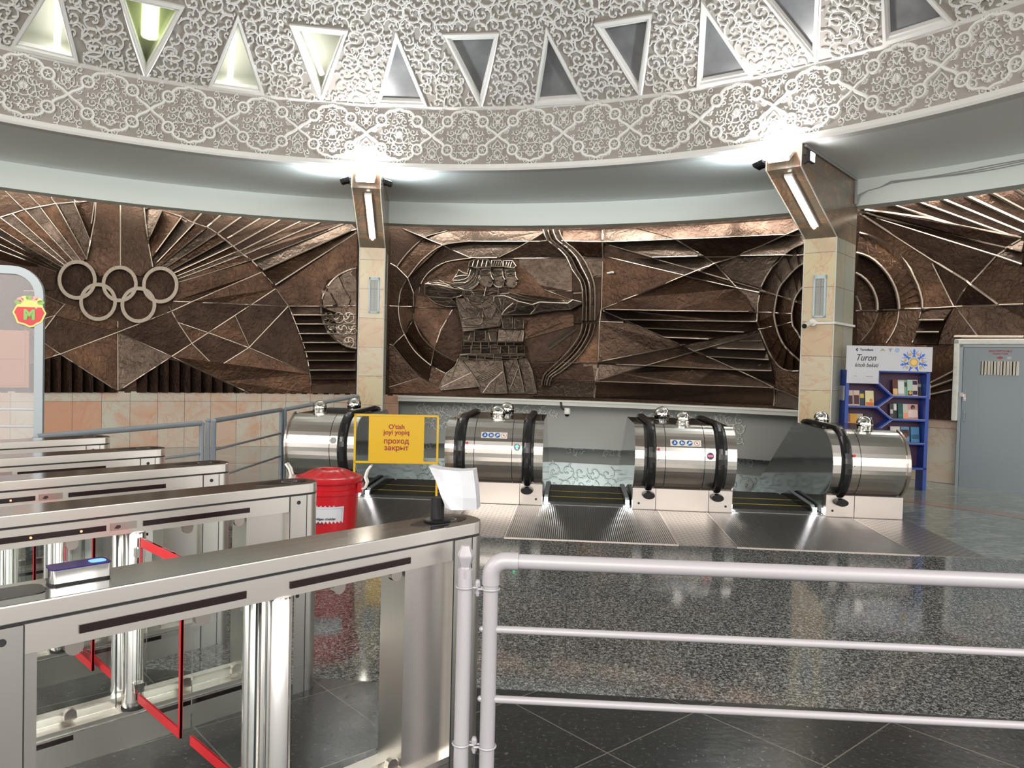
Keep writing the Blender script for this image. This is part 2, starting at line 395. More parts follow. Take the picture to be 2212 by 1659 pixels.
# outer wall: three stretches (left with marble dado, above the escalator opening, right)
def cylwall(name, m_, d0, d1, z0, z1, r=RW, step=1.0, c=WC, zf=None):
    b = MB(); n = max(1, int(round((d1 - d0) / step)))
    for i in range(n):
        a0 = d0 + (d1 - d0) * i / n; a1 = d0 + (d1 - d0) * (i + 1) / n
        p = [Vector((c.x + r * sin(R_(a)), c.y + r * cos(R_(a)), z)) for a, z in ((a0, z0), (a1, z0), (a1, z1), (a0, z1))]
        b.quad(p[0], p[1], p[2], p[3])
    def uv(v, p): return (atan2(v.x - c.x, v.y - c.y) * r, v.z)
    return struct(b.build(name, m_, uv=uv))
ML, MR = -4.9, 32.6     # edges of the escalator opening
cylwall('wall_left', 'wall_marble', -75, ML, 0, ZM + .02)
cylwall('wall_back', 'copper_dark', -75, 74, ZM, Z1)
cylwall('wall_right', 'wall_marble', MR, 44.0, 0, ZM + .02)
cylwall('wall_door_side', 'wall_marble', 44.0, 74, 0, ZM + .02)
# reveals of the opening
b = MB()
for dg in (ML, MR):
    p0, p1 = wpol(RW, dg, 0), wpol(RW + 1.2, dg, 0)
    b.quad((p0.x, p0.y, -4.5), (p1.x, p1.y, -4.5), (p1.x, p1.y, ZM), (p0.x, p0.y, ZM))
def uvr(v, p): return (v.y, v.z)
struct(b.build('wall_reveal', 'pillar_side_marble', uv=uvr))
cylwall('wall_tunnel_front', 'tunnel_wall', ML - 1, MR + 1, .02, ZM, r=RW + .55, step=1)
b = MB()
n = 30
for i in range(n):
    a0 = ML - 1 + (MR - ML + 2) * i / n; a1 = ML - 1 + (MR - ML + 2) * (i + 1) / n
    b.quad(wpol(RW + .55, a0, .02), wpol(RW + .55, a1, .02), wpol(RW + 1.5, a1, .02), wpol(RW + 1.5, a0, .02))
struct(b.build('ceiling_tunnel', 'tunnel_wall'))
cylwall('wall_tunnel_back', 'tunnel_wall', ML - 1, MR + 1, -4.5, .02, r=RW + 1.45, step=1)
# ledge over the opening
b = MB()
n = 40
for (r0, r1, z0, z1) in ((RW - .22, RW + .6, ZM - .085, ZM - .01), (RW - .26, RW + .02, ZM - .02, ZM + .012)):
    for i in range(n):
        a0 = ML + (MR + .2 - ML) * i / n; a1 = ML + (MR + .2 - ML) * (i + 1) / n
        P = [wpol(r, a, z) for z in (z0, z1) for r, a in ((r0, a0), (r1, a0), (r1, a1), (r0, a1))]
        b.add(P, ((0, 1, 2, 3), (4, 7, 6, 5), (0, 3, 7, 4), (1, 5, 6, 2), (0, 4, 5, 1), (2, 6, 7, 3)))
struct(b.build('trim_1', 'ledge_white'))

# ring soffit, ring beam
b = MB(); arcband(b, R1 + .12, 13.5, -110, 130, Z1, 2, DC); struct(b.build('ceiling', 'soffit'))
b = MB()
for d in range(-110, 130, 2):
    for (ra, za, rb, zb) in ((R4, Z1, R4, ZB), (R4, ZB, R4 + .27, ZB), (R4 + .27, ZB, R4 + .27, Z1)):
        b.quad(dpol(ra, d, za), dpol(ra, d + 2, za), dpol(rb, d + 2, zb), dpol(rb, d, zb))
struct(b.build('trim_2', 'beam_white', smooth=False))

# dome drum: frieze ground, lip, cone ground with triangular windows
b = MB()
for d in range(-180, 180, 2):
    for (ra, za, rb, zb) in ((R1, Z1 + .09, R1, Z2),):
        b.quad(dpol(ra, d, za), dpol(ra, d + 2, za), dpol(rb, d + 2, zb), dpol(rb, d, zb))
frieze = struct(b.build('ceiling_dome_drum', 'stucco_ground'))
b = MB()
for d in range(-180, 180, 2):
    lip = [(R1 + .12, Z1), (R1 - .03, Z1), (R1 - .045, Z1 + .03), (R1 - .045, Z1 + .085), (R1, Z1 + .1)]
    for k in range(len(lip) - 1):
        (ra, za), (rb, zb) = lip[k], lip[k + 1]
        b.quad(dpol(ra, d, za), dpol(ra, d + 2, za), dpol(rb, d + 2, zb), dpol(rb, d, zb))
struct(b.build('trim_3', 'stucco'))
SL = sqrt((R1 - R3) ** 2 + (Z3 - Z2) ** 2); KR, KZ = (R1 - R3) / SL, (Z3 - Z2) / SL
def cone(deg, s, h=0.0):
    """point of the dome's slope: azimuth, distance up the slope from the drum, height above the surface (into the room)"""
    return dpol(R1 - s * KR - h * KZ, deg, Z2 + s * KZ - h * KR)
def drum(deg, s, h=0.0): return dpol(R1 - h, deg, Z1 + .09 + s)
# triangular windows every 9 degrees, up and down in turn
WN = [(-2.2 + 9 * k, k % 2 == 0) for k in range(-20, 20)]
HB = 2.85; HT = 3.28   # half angles of the outer frame at the foot / at the top
def wedge(th, upr, s):
    """left and right azimuth of a window's outline at height s (0..SL)"""
    f = s / SL; hb = HB if upr else .12; ht = .14 if upr else HT
    h = hb + (ht - hb) * f
    return th - h, th + h
b = MB(); NS = 8
for i, (th, upr) in enumerate(WN):
    th2, up2 = WN[(i + 1) % 40]
    if th2 < th: th2 += 360
    for k in range(NS):
        s0, s1 = SL * k / NS, SL * (k + 1) / NS
        a0, c0 = wedge(th, upr, s0)[1], wedge(th2, up2, s0)[0]; a1, c1 = wedge(th, upr, s1)[1], wedge(th2, up2, s1)[0]
        m0, m1 = (a0 + c0) / 2, (a1 + c1) / 2
        b.quad(cone(a0, s0), cone(m0, s0), cone(m1, s1), cone(a1, s1)); b.quad(cone(m0, s0), cone(c0, s0), cone(c1, s1), cone(m1, s1))
for d in range(-180, 180, 2):
    prev = SL
    for s in (SL + .6, SL + 1.3, SL + 2.2, SL + 3.4, SL + 5.0):
        b.quad(cone(d, prev), cone(d + 2, prev), cone(d + 2, s), cone(d, s)); prev = s
    # lamp deck closing the eye of the dome
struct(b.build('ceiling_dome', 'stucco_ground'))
b = MB(); rr = R1 - (SL + 5.0) * KR; zz = Z2 + (SL + 5.0) * KZ
b.add([dpol(rr, d, zz) for d in range(-180, 180, 6)], (tuple(range(60)),)); struct(b.build('ceiling_dome_eye', 'plaster'))

# ---- carved ornament: strokes with a raised section mapped on a surface
def stroke(b, pts, wf, f, h, clip=None, base=0.0):
    """pts: 2-D points; wf(t): half width; f(x, y, h) -> world"""
    n = len(pts); L = []; 
    for i, p in enumerate(pts):
        q0 = pts[max(i - 1, 0)]; q1 = pts[min(i + 1, n - 1)]
        dx, dy = q1[0] - q0[0], q1[1] - q0[1]; l = sqrt(dx * dx + dy * dy) or 1; L.append((-dy / l, dx / l))
    k0 = None
    for i, p in enumerate(pts):
        if clip and clip(p): k0 = None; continue
        w_ = wf(i / (n - 1)); nx, ny = L[i]; k = len(b.v)
        b.v += [tuple(f(p[0] + nx * w_, p[1] + ny * w_, base)), tuple(f(p[0] + nx * w_ * .55, p[1] + ny * w_ * .55, h)), tuple(f(p[0] - nx * w_ * .55, p[1] - ny * w_ * .55, h)), tuple(f(p[0] - nx * w_, p[1] - ny * w_, base))]
        if k0 is not None:
            for q in range(3): b.f.append((k0 + q, k0 + q + 1, k + q + 1, k + q)); b.mi.append(0)
        k0 = k
def disc(b, cx, cy, r, f, h, n=7, clip=None):
    if clip and clip((cx, cy)): return
    k = len(b.v); b.v += [tuple(f(cx + r * cos(2 * pi * i / n), cy + r * sin(2 * pi * i / n), 0)) for i in range(n)]
    b.v += [tuple(f(cx + .6 * r * cos(2 * pi * i / n), cy + .6 * r * sin(2 * pi * i / n), h)) for i in range(n)]
    for i in range(n): b.f.append((k + i, k + (i + 1) % n, k + n + (i + 1) % n, k + n + i)); b.mi.append(0)
    b.f.append(tuple(k + n + i for i in range(n))); b.mi.append(0)
def leaf(b, x, y, a, l, w_, f, h, curl=.9, clip=None, mir=1):
    pts = [];  px, py = x, y
    for i in range(5):
        pts.append((px, py)); aa = a + curl * i / 4; px += l / 4 * cos(aa); py += l / 4 * sin(aa)
    stroke(b, pts, lambda t: w_ * (sin(pi * min(1, t * .85 + .12)) + .08), f, h, clip)
def scroll(b, cx, cy, r, a0, d, f, h, turns=1.35, wd=.011, n=17, clip=None, leaves=5, rnd=random):
    pts = []
    for i in range(n):
        t = i / (n - 1); a = a0 + d * turns * 2 * pi * t; q = r * (1 - t) ** .8 + r * .13
        pts.append((cx + q * cos(a), cy + q * sin(a)))
    stroke(b, pts, lambda t: wd * (1.1 - .45 * t), f, h, clip)
    disc(b, pts[-1][0], pts[-1][1], wd * 1.7, f, h * 1.15, clip=clip)
    for k in range(leaves):
        i = 1 + int((n - 5) * k / leaves); t = i / (n - 1); a = a0 + d * turns * 2 * pi * t
        x, y = pts[i]; s = 1 if k % 2 else -1
        leaf(b, x, y, a + d * (pi / 2) + s * d * .75, r * (.62 - .3 * t), wd * 1.15, f, h * .9, curl=s * d * 1.3, clip=clip)
        if k % 2 == 0:
            aa = a + d * (pi / 2) + s * d * .75; q = r * .5
            disc(b, x + q * cos(aa + s * d * .6), y + q * sin(aa + s * d * .6), wd * 1.0, f, h, 6, clip)

def dome_ornament():
    rnd = random.Random(4); b = MB()
    def inwin(p):
        dg = p[0]; s = p[1]
        if s < .0 : return True
        if s > SL + .05: return False
        k = round((dg + 2.2) / 9); th = -2.2 + 9 * k
        for kk in (k - 1, k, k + 1):
            th = -2.2 + 9 * kk; a, c = wedge(th, kk % 2 == 0, min(max(s, 0), SL))
            if a - .1 < dg < c + .1: return True
        return False
    # the strip between the windows and the slope above it; x is metres of arc at that height
    def mk(rr):
        k = 180 / (pi * rr)
        return (lambda x, y, h: cone(x * k, y, h)), (lambda p: inwin((p[0] * k, p[1])))
    s = .10; row = 0
    while s < SL + 2.1:
        rr = R1 - s * KR; f, cl = mk(rr); k = 180 / (pi * rr)
        sp = .225; x0 = -68 / k; x1 = 74 / k; x = x0 + (row % 2) * sp * .5
        j = 0
        while x < x1:
            if s < SL + .1:
                # keep scroll centres in the gaps
                dg = x * k
                if not inwin((dg, s)):
                    scroll(b, x + rnd.uniform(-.02, .02), s + rnd.uniform(-.02, .02), rnd.uniform(.105, .135), rnd.uniform(0, 6.28), 1 if (j + row) % 2 else -1, f, .026, clip=cl, wd=.0108, leaves=6)
            else:
                scroll(b, x + rnd.uniform(-.03, .03), s + rnd.uniform(-.03, .03), rnd.uniform(.115, .155), rnd.uniform(0, 6.28), 1 if (j + row) % 2 else -1, f, .026, clip=cl, wd=.0122, leaves=6)
            x += sp; j += 1
        s += .185; row += 1
    return b.build('scroll_relief', 'stucco', bpy.data.objects['ceiling_dome'], smooth=False)
dome_ornament()

def frieze_ornament():
    H = .81; W = pi * R1 * 7.5 / 180; k = 180 / (pi * R1); b = MB()
    th0 = 5.05
    cell = MB(); rnd = random.Random(11)
    # half cell drawn for x in 0..W/2 (0 = cartouche centre), mirrored; collected as stroke calls
    calls = []
    def S(pts, w0, h, taper=0): calls.append(('s', pts, w0, h, taper))
    def arc(cx, cy, r, a0, a1, n=10): return [(cx + r * cos(a0 + (a1 - a0) * i / n), cy + r * sin(a0 + (a1 - a0) * i / n)) for i in range(n + 1)]
    cx1 = .27 * W; yt, yb = .5 * H + .25 * H, .5 * H - .25 * H; hw = W / 2
    for sy, cy in ((1, yt), (-1, yb)):
        S(arc(cx1, cy, .070, 0, 2 * pi, 18), .021, .034)
        for q in range(5):
            a = 2 * pi * q / 5 + .3; calls.append(('l', cx1, cy, a, .048, .010, .024, .5))
        # band from crossing to the circle, and from the circle over the lobe
        S([(hw, .5 * H), (hw - .05, .5 * H + sy * .045), (cx1 + .10, .5 * H + sy * .085), (cx1 + .062, cy - sy * .085), (cx1 + .05, cy - sy * .06)], .024, .036)
        S([(cx1 - .045, cy + sy * .055), (cx1 - .07, cy + sy * .10), (cx1 - .12, cy + sy * .135), (.06, cy + sy * .142), (0, cy + sy * .172)], .024, .036)
        S([(hw, cy - sy * .02), (hw - .05, cy + sy * .03), (hw - .03, cy + sy * .08), (hw, cy + sy * .11)], .009, .02)
        S([(0, cy + sy * .09), (.05, cy + sy * .05), (.03, cy), (0, cy - sy * .05)], .009, .02)
        S([(hw, .5 * H + sy * .06), (hw - .075, cy - sy * .05), (hw - .06, cy + sy * .06), (hw, cy + sy * .0)], .008, .02)
        for (x, y, r, a, d) in ((.105, .5 * H + sy * .07, .062, 2.0, 1), (.075, .5 * H + sy * .185, .055, -1.0, -1), (.165, .5 * H + sy * .285, .05, 1.5, 1), (.20, .5 * H + sy * .045, .05, .4, -1),
                                (hw - .055, .5 * H + sy * .15, .048, 2.6, 1), (hw - .05, .5 * H + sy * .30, .052, 0.6, -1), (hw - .135, .5 * H + sy * .335, .046, -2.0, 1), (.06, .5 * H + sy * .375, .038, 3.0, 1), (.165, .5 * H + sy * .17, .05, 2.4, -1), (hw - .12, .5 * H + sy * .055, .03, 2, 1), (.025, .5 * H + sy * .27, .04, .3, 1)):
            calls.append(('c', x, y, r, a, d))
    S([(0, .5 * H + .12), (.07, .5 * H + .1), (.12, .5 * H + .02), (.13, .5 * H - .04), (.07, .5 * H - .1), (0, .5 * H - .12)], .009, .02)
    for q in range(9):
        a = -pi / 2 + pi * q / 8; calls.append(('l', 0, .5 * H, a, .062, .011, .026, .15))
    # rosette between cartouches
    for q in range(7):
        a = pi / 2 + pi * q / 6; calls.append(('l', hw - .001, .5 * H + .185, a, .036, .009, .024, .2)); 
    ks = range(-9, 11)
    for kk in ks:
        c0 = (th0 + 7.5 * kk) / k
        for sg in (1, -1):
            f = lambda x, y, h, c0=c0, sg=sg: drum((c0 + sg * x) * k, y, h)
            for c in calls:
                if c[0] == 's': stroke(b, c[1], (lambda t, w0=c[2]: w0), f, c[3])
                elif c[0] == 'l': leaf(b, c[1], c[2], c[3], c[4], c[5], f, c[6], curl=c[7])
                else: scroll(b, c[1], c[2], c[3], c[4], c[5], f, .022, turns=1.1, wd=.0082, n=11, leaves=3)
    return b.build('arabesque_relief', 'stucco', frieze)
frieze_ornament()
# strips: between drum and slope
b = MB()
for d in range(-180, 180, 2):
    for (p, q) in (((-.03, 0), (-.03, .025)), ((-.03, .025), (.028, .025)), ((.028, .025), (.028, 0))):
        b.quad(cone(d, p[0], p[1]), cone(d + 2, p[0], p[1]), cone(d + 2, q[0], q[1]), cone(d, q[0], q[1]))
struct(b.build('trim_4', 'stucco'))
# windows
M['lamp_box'] = mat('lamp_box', (.40, .40, .34), .7)
wi = 1
for (th, upr) in WN:
    if th < -60 or th > 72: continue
    root = thing('window_%d' % wi, cone(th, SL / 2, 0), None, None, None, 'structure'); wi += 1
    c_s = SL * (.36 if upr else .64)
    def tri(f, h):
        """the three corners scaled by f about the window's middle"""
        if upr: P = [(-HB, 0.03), (HB, .03), (0, SL + .02)]
        else: P = [(0, 0.03), (HT, SL), (-HT, SL)]
        cs = sum(p[1] for p in P) / 3
        return [cone(th + p[0] * f, cs + (p[1] - cs) * f, h) for p in P]
    fr = MB()
    rings = [tri(1.03, 0), tri(1.03, .035), tri(.90, .035), tri(.86, .01), tri(.80, .012), tri(.77, -.05)]
    for a, c in zip(rings, rings[1:]):
        for i in range(3): fr.quad(a[i], a[(i + 1) % 3], c[(i + 1) % 3], c[i])
    fr.build('window_frame', 'stucco', root)
    lit = {-38: 'a', -29: 'g', -20: 'b', -11: 'd'}.get(round(th))
    pn = MB(); t_ = tri(.80, -.045); pn.add(t_, ((0, 1, 2),))
    pn.build('pane', 'frosted' if lit else 'pane_grey', root)
    if lit:
        bx = MB(); A, B_ = tri(.80, -.047), tri(.84, -.32)
        for i in range(3): bx.quad(A[i], A[(i + 1) % 3], B_[(i + 1) % 3], B_[i])
        bx.add(B_, ((0, 1, 2),)); bx.build('lamp_box', 'lamp_box', root)
        tb = MB()
        if lit == 'a': P, Q = cone(th + 1.0, .12, -.1), cone(th + .5, .95, -.1)
        elif lit == 'b': P, Q = cone(th - .75, .10, -.1), cone(th - .35, .8, -.1)
        elif lit == 'g': P, Q = cone(th + .2, .5, -.2), cone(th + .1, 1.0, -.2)
        else: P, Q = cone(th - 1.7, SL - .12, -.1), cone(th + .1, .38, -.1)
        tb.tube([P, Q], .10 if lit == 'g' else .034, 8); tb.build('lamp_tube', 'window_green' if lit == 'g' else 'window_glow', root)

# ================================================================== PILLARS
def ray_cyl(x, y, c, R):
    d = ray(x, y); a = d.x * d.x + d.y * d.y; bb = -2 * (d.x * c.x + d.y * c.y); cc = c.x ** 2 + c.y ** 2 - R * R
    t = (-bb + sqrt(bb * bb - 4 * a * cc)) / (2 * a); return Vector((d.x * t, d.y * t, EYE + d.z * t))
def pillar(deg, hw, label):
    a = R_(deg); rad = Vector((sin(a), cos(a), 0)); tan_ = Vector((cos(a), -sin(a), 0))
    P = lambda r, t, z: Vector((DC.x, DC.y, 0)) + rad * r + tan_ * t + Vector((0, 0, z))
    root = thing('pillar', P(9.1, 0, 0), label, 'pillar', 'marble clad pillars under the dome ring')
    zb0, zb1 = 4.07, 3.42; RS, RB = 8.72, 9.58
    sh = MB()   # shaft: front, sides, back
    sh.quad(P(RS, -hw, 0), P(RS, hw, 0), P(RS, hw, zb1), P(RS, -hw, zb1)); sh.quad(P(RB, hw, 0), P(RB, -hw, 0), P(RB, -hw, Z1), P(RB, hw, Z1))
    def uvf(v, p): q = v - P(RS, 0, 0); return (q.dot(tan_) + .3, v.z + .1)
    sh.build('shaft', 'pillar_marble', root, uv=uvf)
    sd = MB()
    for s in (-1, 1):
        pr = [(RS, 0), (RB, 0), (RB, Z1), (R1 + .02, Z1), (R1 + .02, zb0), (RS, zb1)]
        vs = [P(r, s * hw, z) for r, z in pr]
        sd.add(vs[:2] + [P(RB, s * hw, zb1), vs[5]], ((0, 1, 2, 3),), 0)
        sd.add([vs[5], P(RB, s * hw, zb1), vs[2], vs[3], vs[4]], ((0, 1, 2, 3, 4),), 1)
    def uvs(v, p): q = v - P(RS, 0, 0); return (q.dot(rad) + .1, v.z + .1)
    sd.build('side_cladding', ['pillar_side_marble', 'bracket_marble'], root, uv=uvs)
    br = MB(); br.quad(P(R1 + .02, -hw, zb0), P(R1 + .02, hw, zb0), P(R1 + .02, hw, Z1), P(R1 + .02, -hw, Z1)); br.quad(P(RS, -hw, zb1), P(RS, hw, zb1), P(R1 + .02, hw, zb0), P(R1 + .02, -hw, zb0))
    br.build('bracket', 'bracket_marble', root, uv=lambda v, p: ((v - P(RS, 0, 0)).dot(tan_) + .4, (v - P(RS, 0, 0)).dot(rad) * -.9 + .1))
    ed = MB()
    for s in (-1, 1): ed.tube([P(RS - .004, s * hw, 0), P(RS - .004, s * hw, zb1), P(R1, s * hw, zb0), P(R1, s * hw, Z1)], .009, 6)
    ed.build('edge_strip', 'ledge_white', root)
    # tube luminaire on the slanted face
    sl = (P(RS, 0, zb1) - P(R1 + .02, 0, zb0)); nrm = Vector((rad * -1) * abs(sl.z)) + Vector((0, 0, -sqrt(sl.x ** 2 + sl.y ** 2))); nrm.normalize()
    lum = thing('tube_lamp', P(R1, 0, zb0) + sl * .05, 'bright white tube lamp on the slanted bracket of the %s' % ('left pillar' if deg < 10 else 'right pillar'), 'lamp', 'tube lamps on the pillar brackets')
    q0, q1 = P(R1 + .02, .02, zb0) + sl * .07 + nrm * .02, P(R1 + .02, .02, zb0) + sl * .80 + nrm * .02
    hb = MB(); F = frame_at(q0, q1 - q0, nrm); Lg = (q1 - q0).length
    hb.box((0, -.05, -.02), (Lg, .05, .012), F); hb.build('lamp_housing', 'ledge_white', lum)
    tb = MB(); tb.tube([F @ Vector((.02, -.0, .03)), F @ Vector((Lg - .02, .0, .03))], .024, 8); tb.build('lamp_tube', 'tube_glow', lum)
    # main floodlight on top of the bracket, aiming up at the carved drum
    fl_ = thing('floodlight', P(R1 - .12, 0, Z1 - .12), 'glaring white floodlight on top of the %s bracket' % ('left pillar' if deg < 10 else 'right pillar'), 'lamp', 'floodlights aimed at the carved drum')
    F2 = frame_at(P(R1 - .10, 0, Z1 - .13), tan_, (rad * -.6 + Vector((0, 0, .8))))
    g = MB(); g.box((-.14, -.10, -.05), (.14, .10, 0), F2); bevel(g.build('lamp_housing', 'white_plastic', fl_), .01)
    g = MB(); g.box((-.125, -.085, 0), (.125, .085, .06), F2); g.box((-.125, -.104, -.05), (.125, -.10, 0), F2); g.build('lamp_glass', 'lamp_glow', fl_)
    area_light('floodlight_beam', P(R1 - .13, 0, Z1 - .0), P(R1 + .25, 0, Z1 + 1), .22, .15, 24, (1, .98, .95), 170)
    # two small black floodlights on the sides
    for s in (-1, 1):
        lit = deg > 10 and s > 0
        nm = thing('small_floodlight', P(R1 + .05, s * (hw + .09), 4.17), ('lit small floodlight on the right flank of the right pillar' if lit else 'small black floodlight on the %s flank of the %s pillar' % ('right' if s > 0 else 'left', 'left' if deg < 10 else 'right')), 'lamp', 'small floodlights beside the pillar brackets')
        zd = (tan_ * s * .25 + rad * .35 + Vector((0, 0, .75))).normalized()
        F3 = frame_at(P(R1 + .05, s * (hw + .10), 4.17), rad, zd) if not lit else frame_at(P(R1 + .05, s * (hw + .10), 4.17), rad, (-rad * .9 + tan_ * .5))
        g = MB(); g.box((-.085, -.065, -.02), (.085, .065, .02), F3)
        for k in range(5): g.box((-.07 + k * .035, -.055, -.035), (-.062 + k * .035, .055, -.02), F3)
        g.build('lamp_housing', 'black_plastic', nm)
        g = MB(); g.box((-.07, -.05, .02), (.07, .05, .024), F3); g.build('lamp_glass', 'lamp_glow', nm)
        g = MB(); g.tube([F3 @ Vector((-.09, 0, 0)), P(R1 + .10, s * hw, 4.22)], .006, 6); g.tube([F3 @ Vector((.09, 0, 0)), P(R1 + .12, s * hw, 4.12)], .006, 6); g.build('lamp_bracket', 'black_plastic', nm)
        if not lit: area_light('small_floodlight_beam', F3 @ Vector((0, 0, .04)), F3 @ Vector((0, 0, 1)), .14, .1, 50, (.85, .97, 1), 165)
    # ventilation grille on the front
    zc = 2.65 if deg < 10 else 2.62
    gv = thing('vent_grille', P(RS - .01, 0, zc), 'tall narrow pale blue vent grille on the front of the %s pillar' % ('left' if deg < 10 else 'right'), 'vent', 'vent grilles on the pillars')
    F4 = frame_at(P(RS, .04 if deg < 10 else .02, zc), tan_, (0, 0, 1))
    hh = .29; ww = .085
    g = MB()
    for (x0, z0, x1, z1) in ((-ww, -hh, -ww + .025, hh), (ww - .025, -hh, ww, hh), (-ww, -hh, ww, -hh + .025), (-ww, hh - .05, ww, hh)): g.box((x0, -.03, z0), (x1, .0, z1), F4)
    g.build('grille_frame', mat('grille_frame', (.44, .54, .60), .4), gv)
    g = MB()
    for k in range(34): g.box((-ww + .025, -.012, -hh + .03 + k * .0146), (ww - .025, -.004, -hh + .037 + k * .0146), F4)
    g.box((-.006, -.02, -hh + .02), (.006, -.004, hh - .05), F4)
    g.build('slats', 'grey_metal', gv)
    return root, P, F4, hw
PL = pillar(-6.1, .205, 'left marble pillar, cream front with a vent grille, its bracket reaching the dome ring')
PR = pillar(39.9, .215, 'right marble pillar, orange and cream front with a camera below its vent grille')
M['conduit'] = mat('conduit', (.35, .36, .35), .5)

# bullet camera and conduit on the right pillar
Pf = PR[1]
cm = thing('security_camera', Pf(8.68, -.09, 2.24), 'white bullet security camera with black lens on the right pillar, below its vent grille', 'camera')
g = MB(); aim = (Vector((-.75, -1, -.28))).normalized(); o_ = Pf(8.60, -.09, 2.235)
g.tube([o_ - aim * .02, o_ + aim * .16], .034, 14); g.build('camera_body', 'white_plastic', cm, smooth=True)
g = MB(); g.tube([o_ + aim * .158, o_ + aim * .168], .033, 14); g.tube([o_ + aim * .16, o_ + aim * .175], .014, 10); g.build('lens', 'black_gloss', cm, smooth=True)
g = MB(); g.tube([Pf(8.72, -.05, 2.26), Pf(8.67, -.05, 2.26)], .05, 14); g.tube([Pf(8.67, -.05, 2.26), o_], .02, 8); g.build('mount', 'white_plastic', cm, smooth=True)
cd = MB(); F = frame_at(Pf(8.70, 0, 2.255), PR[1](8.7, 1, 0) - PR[1](8.7, 0, 0)); cd.box((-.02, -.015, -.016), (.235, .015, .016), F)
F = frame_at(Pf(8.70, .228, 2.255), Pf(9.7, 0, 0) - Pf(8.7, 0, 0)); cd.box((0, -.015, -.016), (.9, .015, .016), F)
tag(cd.build('cable_duct', 'white_plastic'), 'white cable duct running round the right pillar from the bullet camera', 'duct')
# duct along the bracket top and cables along the beam
cd = MB(); cd.tube([Pf(7.35, .235, 4.33), Pf(9.42, .235, 4.33), Pf(9.42, .235, 3.98)], .018, 6)
tag(cd.build('cable_trunking', 'conduit'), 'grey cable trunking along the top edge of the right pillar bracket', 'trunking')
cb = MB()
for k in range(3):
    pts = [Pf(9.44, .245, 3.95), Pf(9.42, .26 + .02 * k, 4.1)]
    for d in range(0, 34):
        zz = 4.22 + .05 * sin(d * .5 + k) * .25 + .018 * k
        if d < 2: zz = 4.17 + .02 * d
        pts.append(dpol(R4 - .012, 42.2 + d * .9, zz))
    cb.tube(pts, .007, 5)
tag(cb.build('cable', 'conduit'), 'thin grey cables sagging along the white beam right of the right pillar', 'cable')

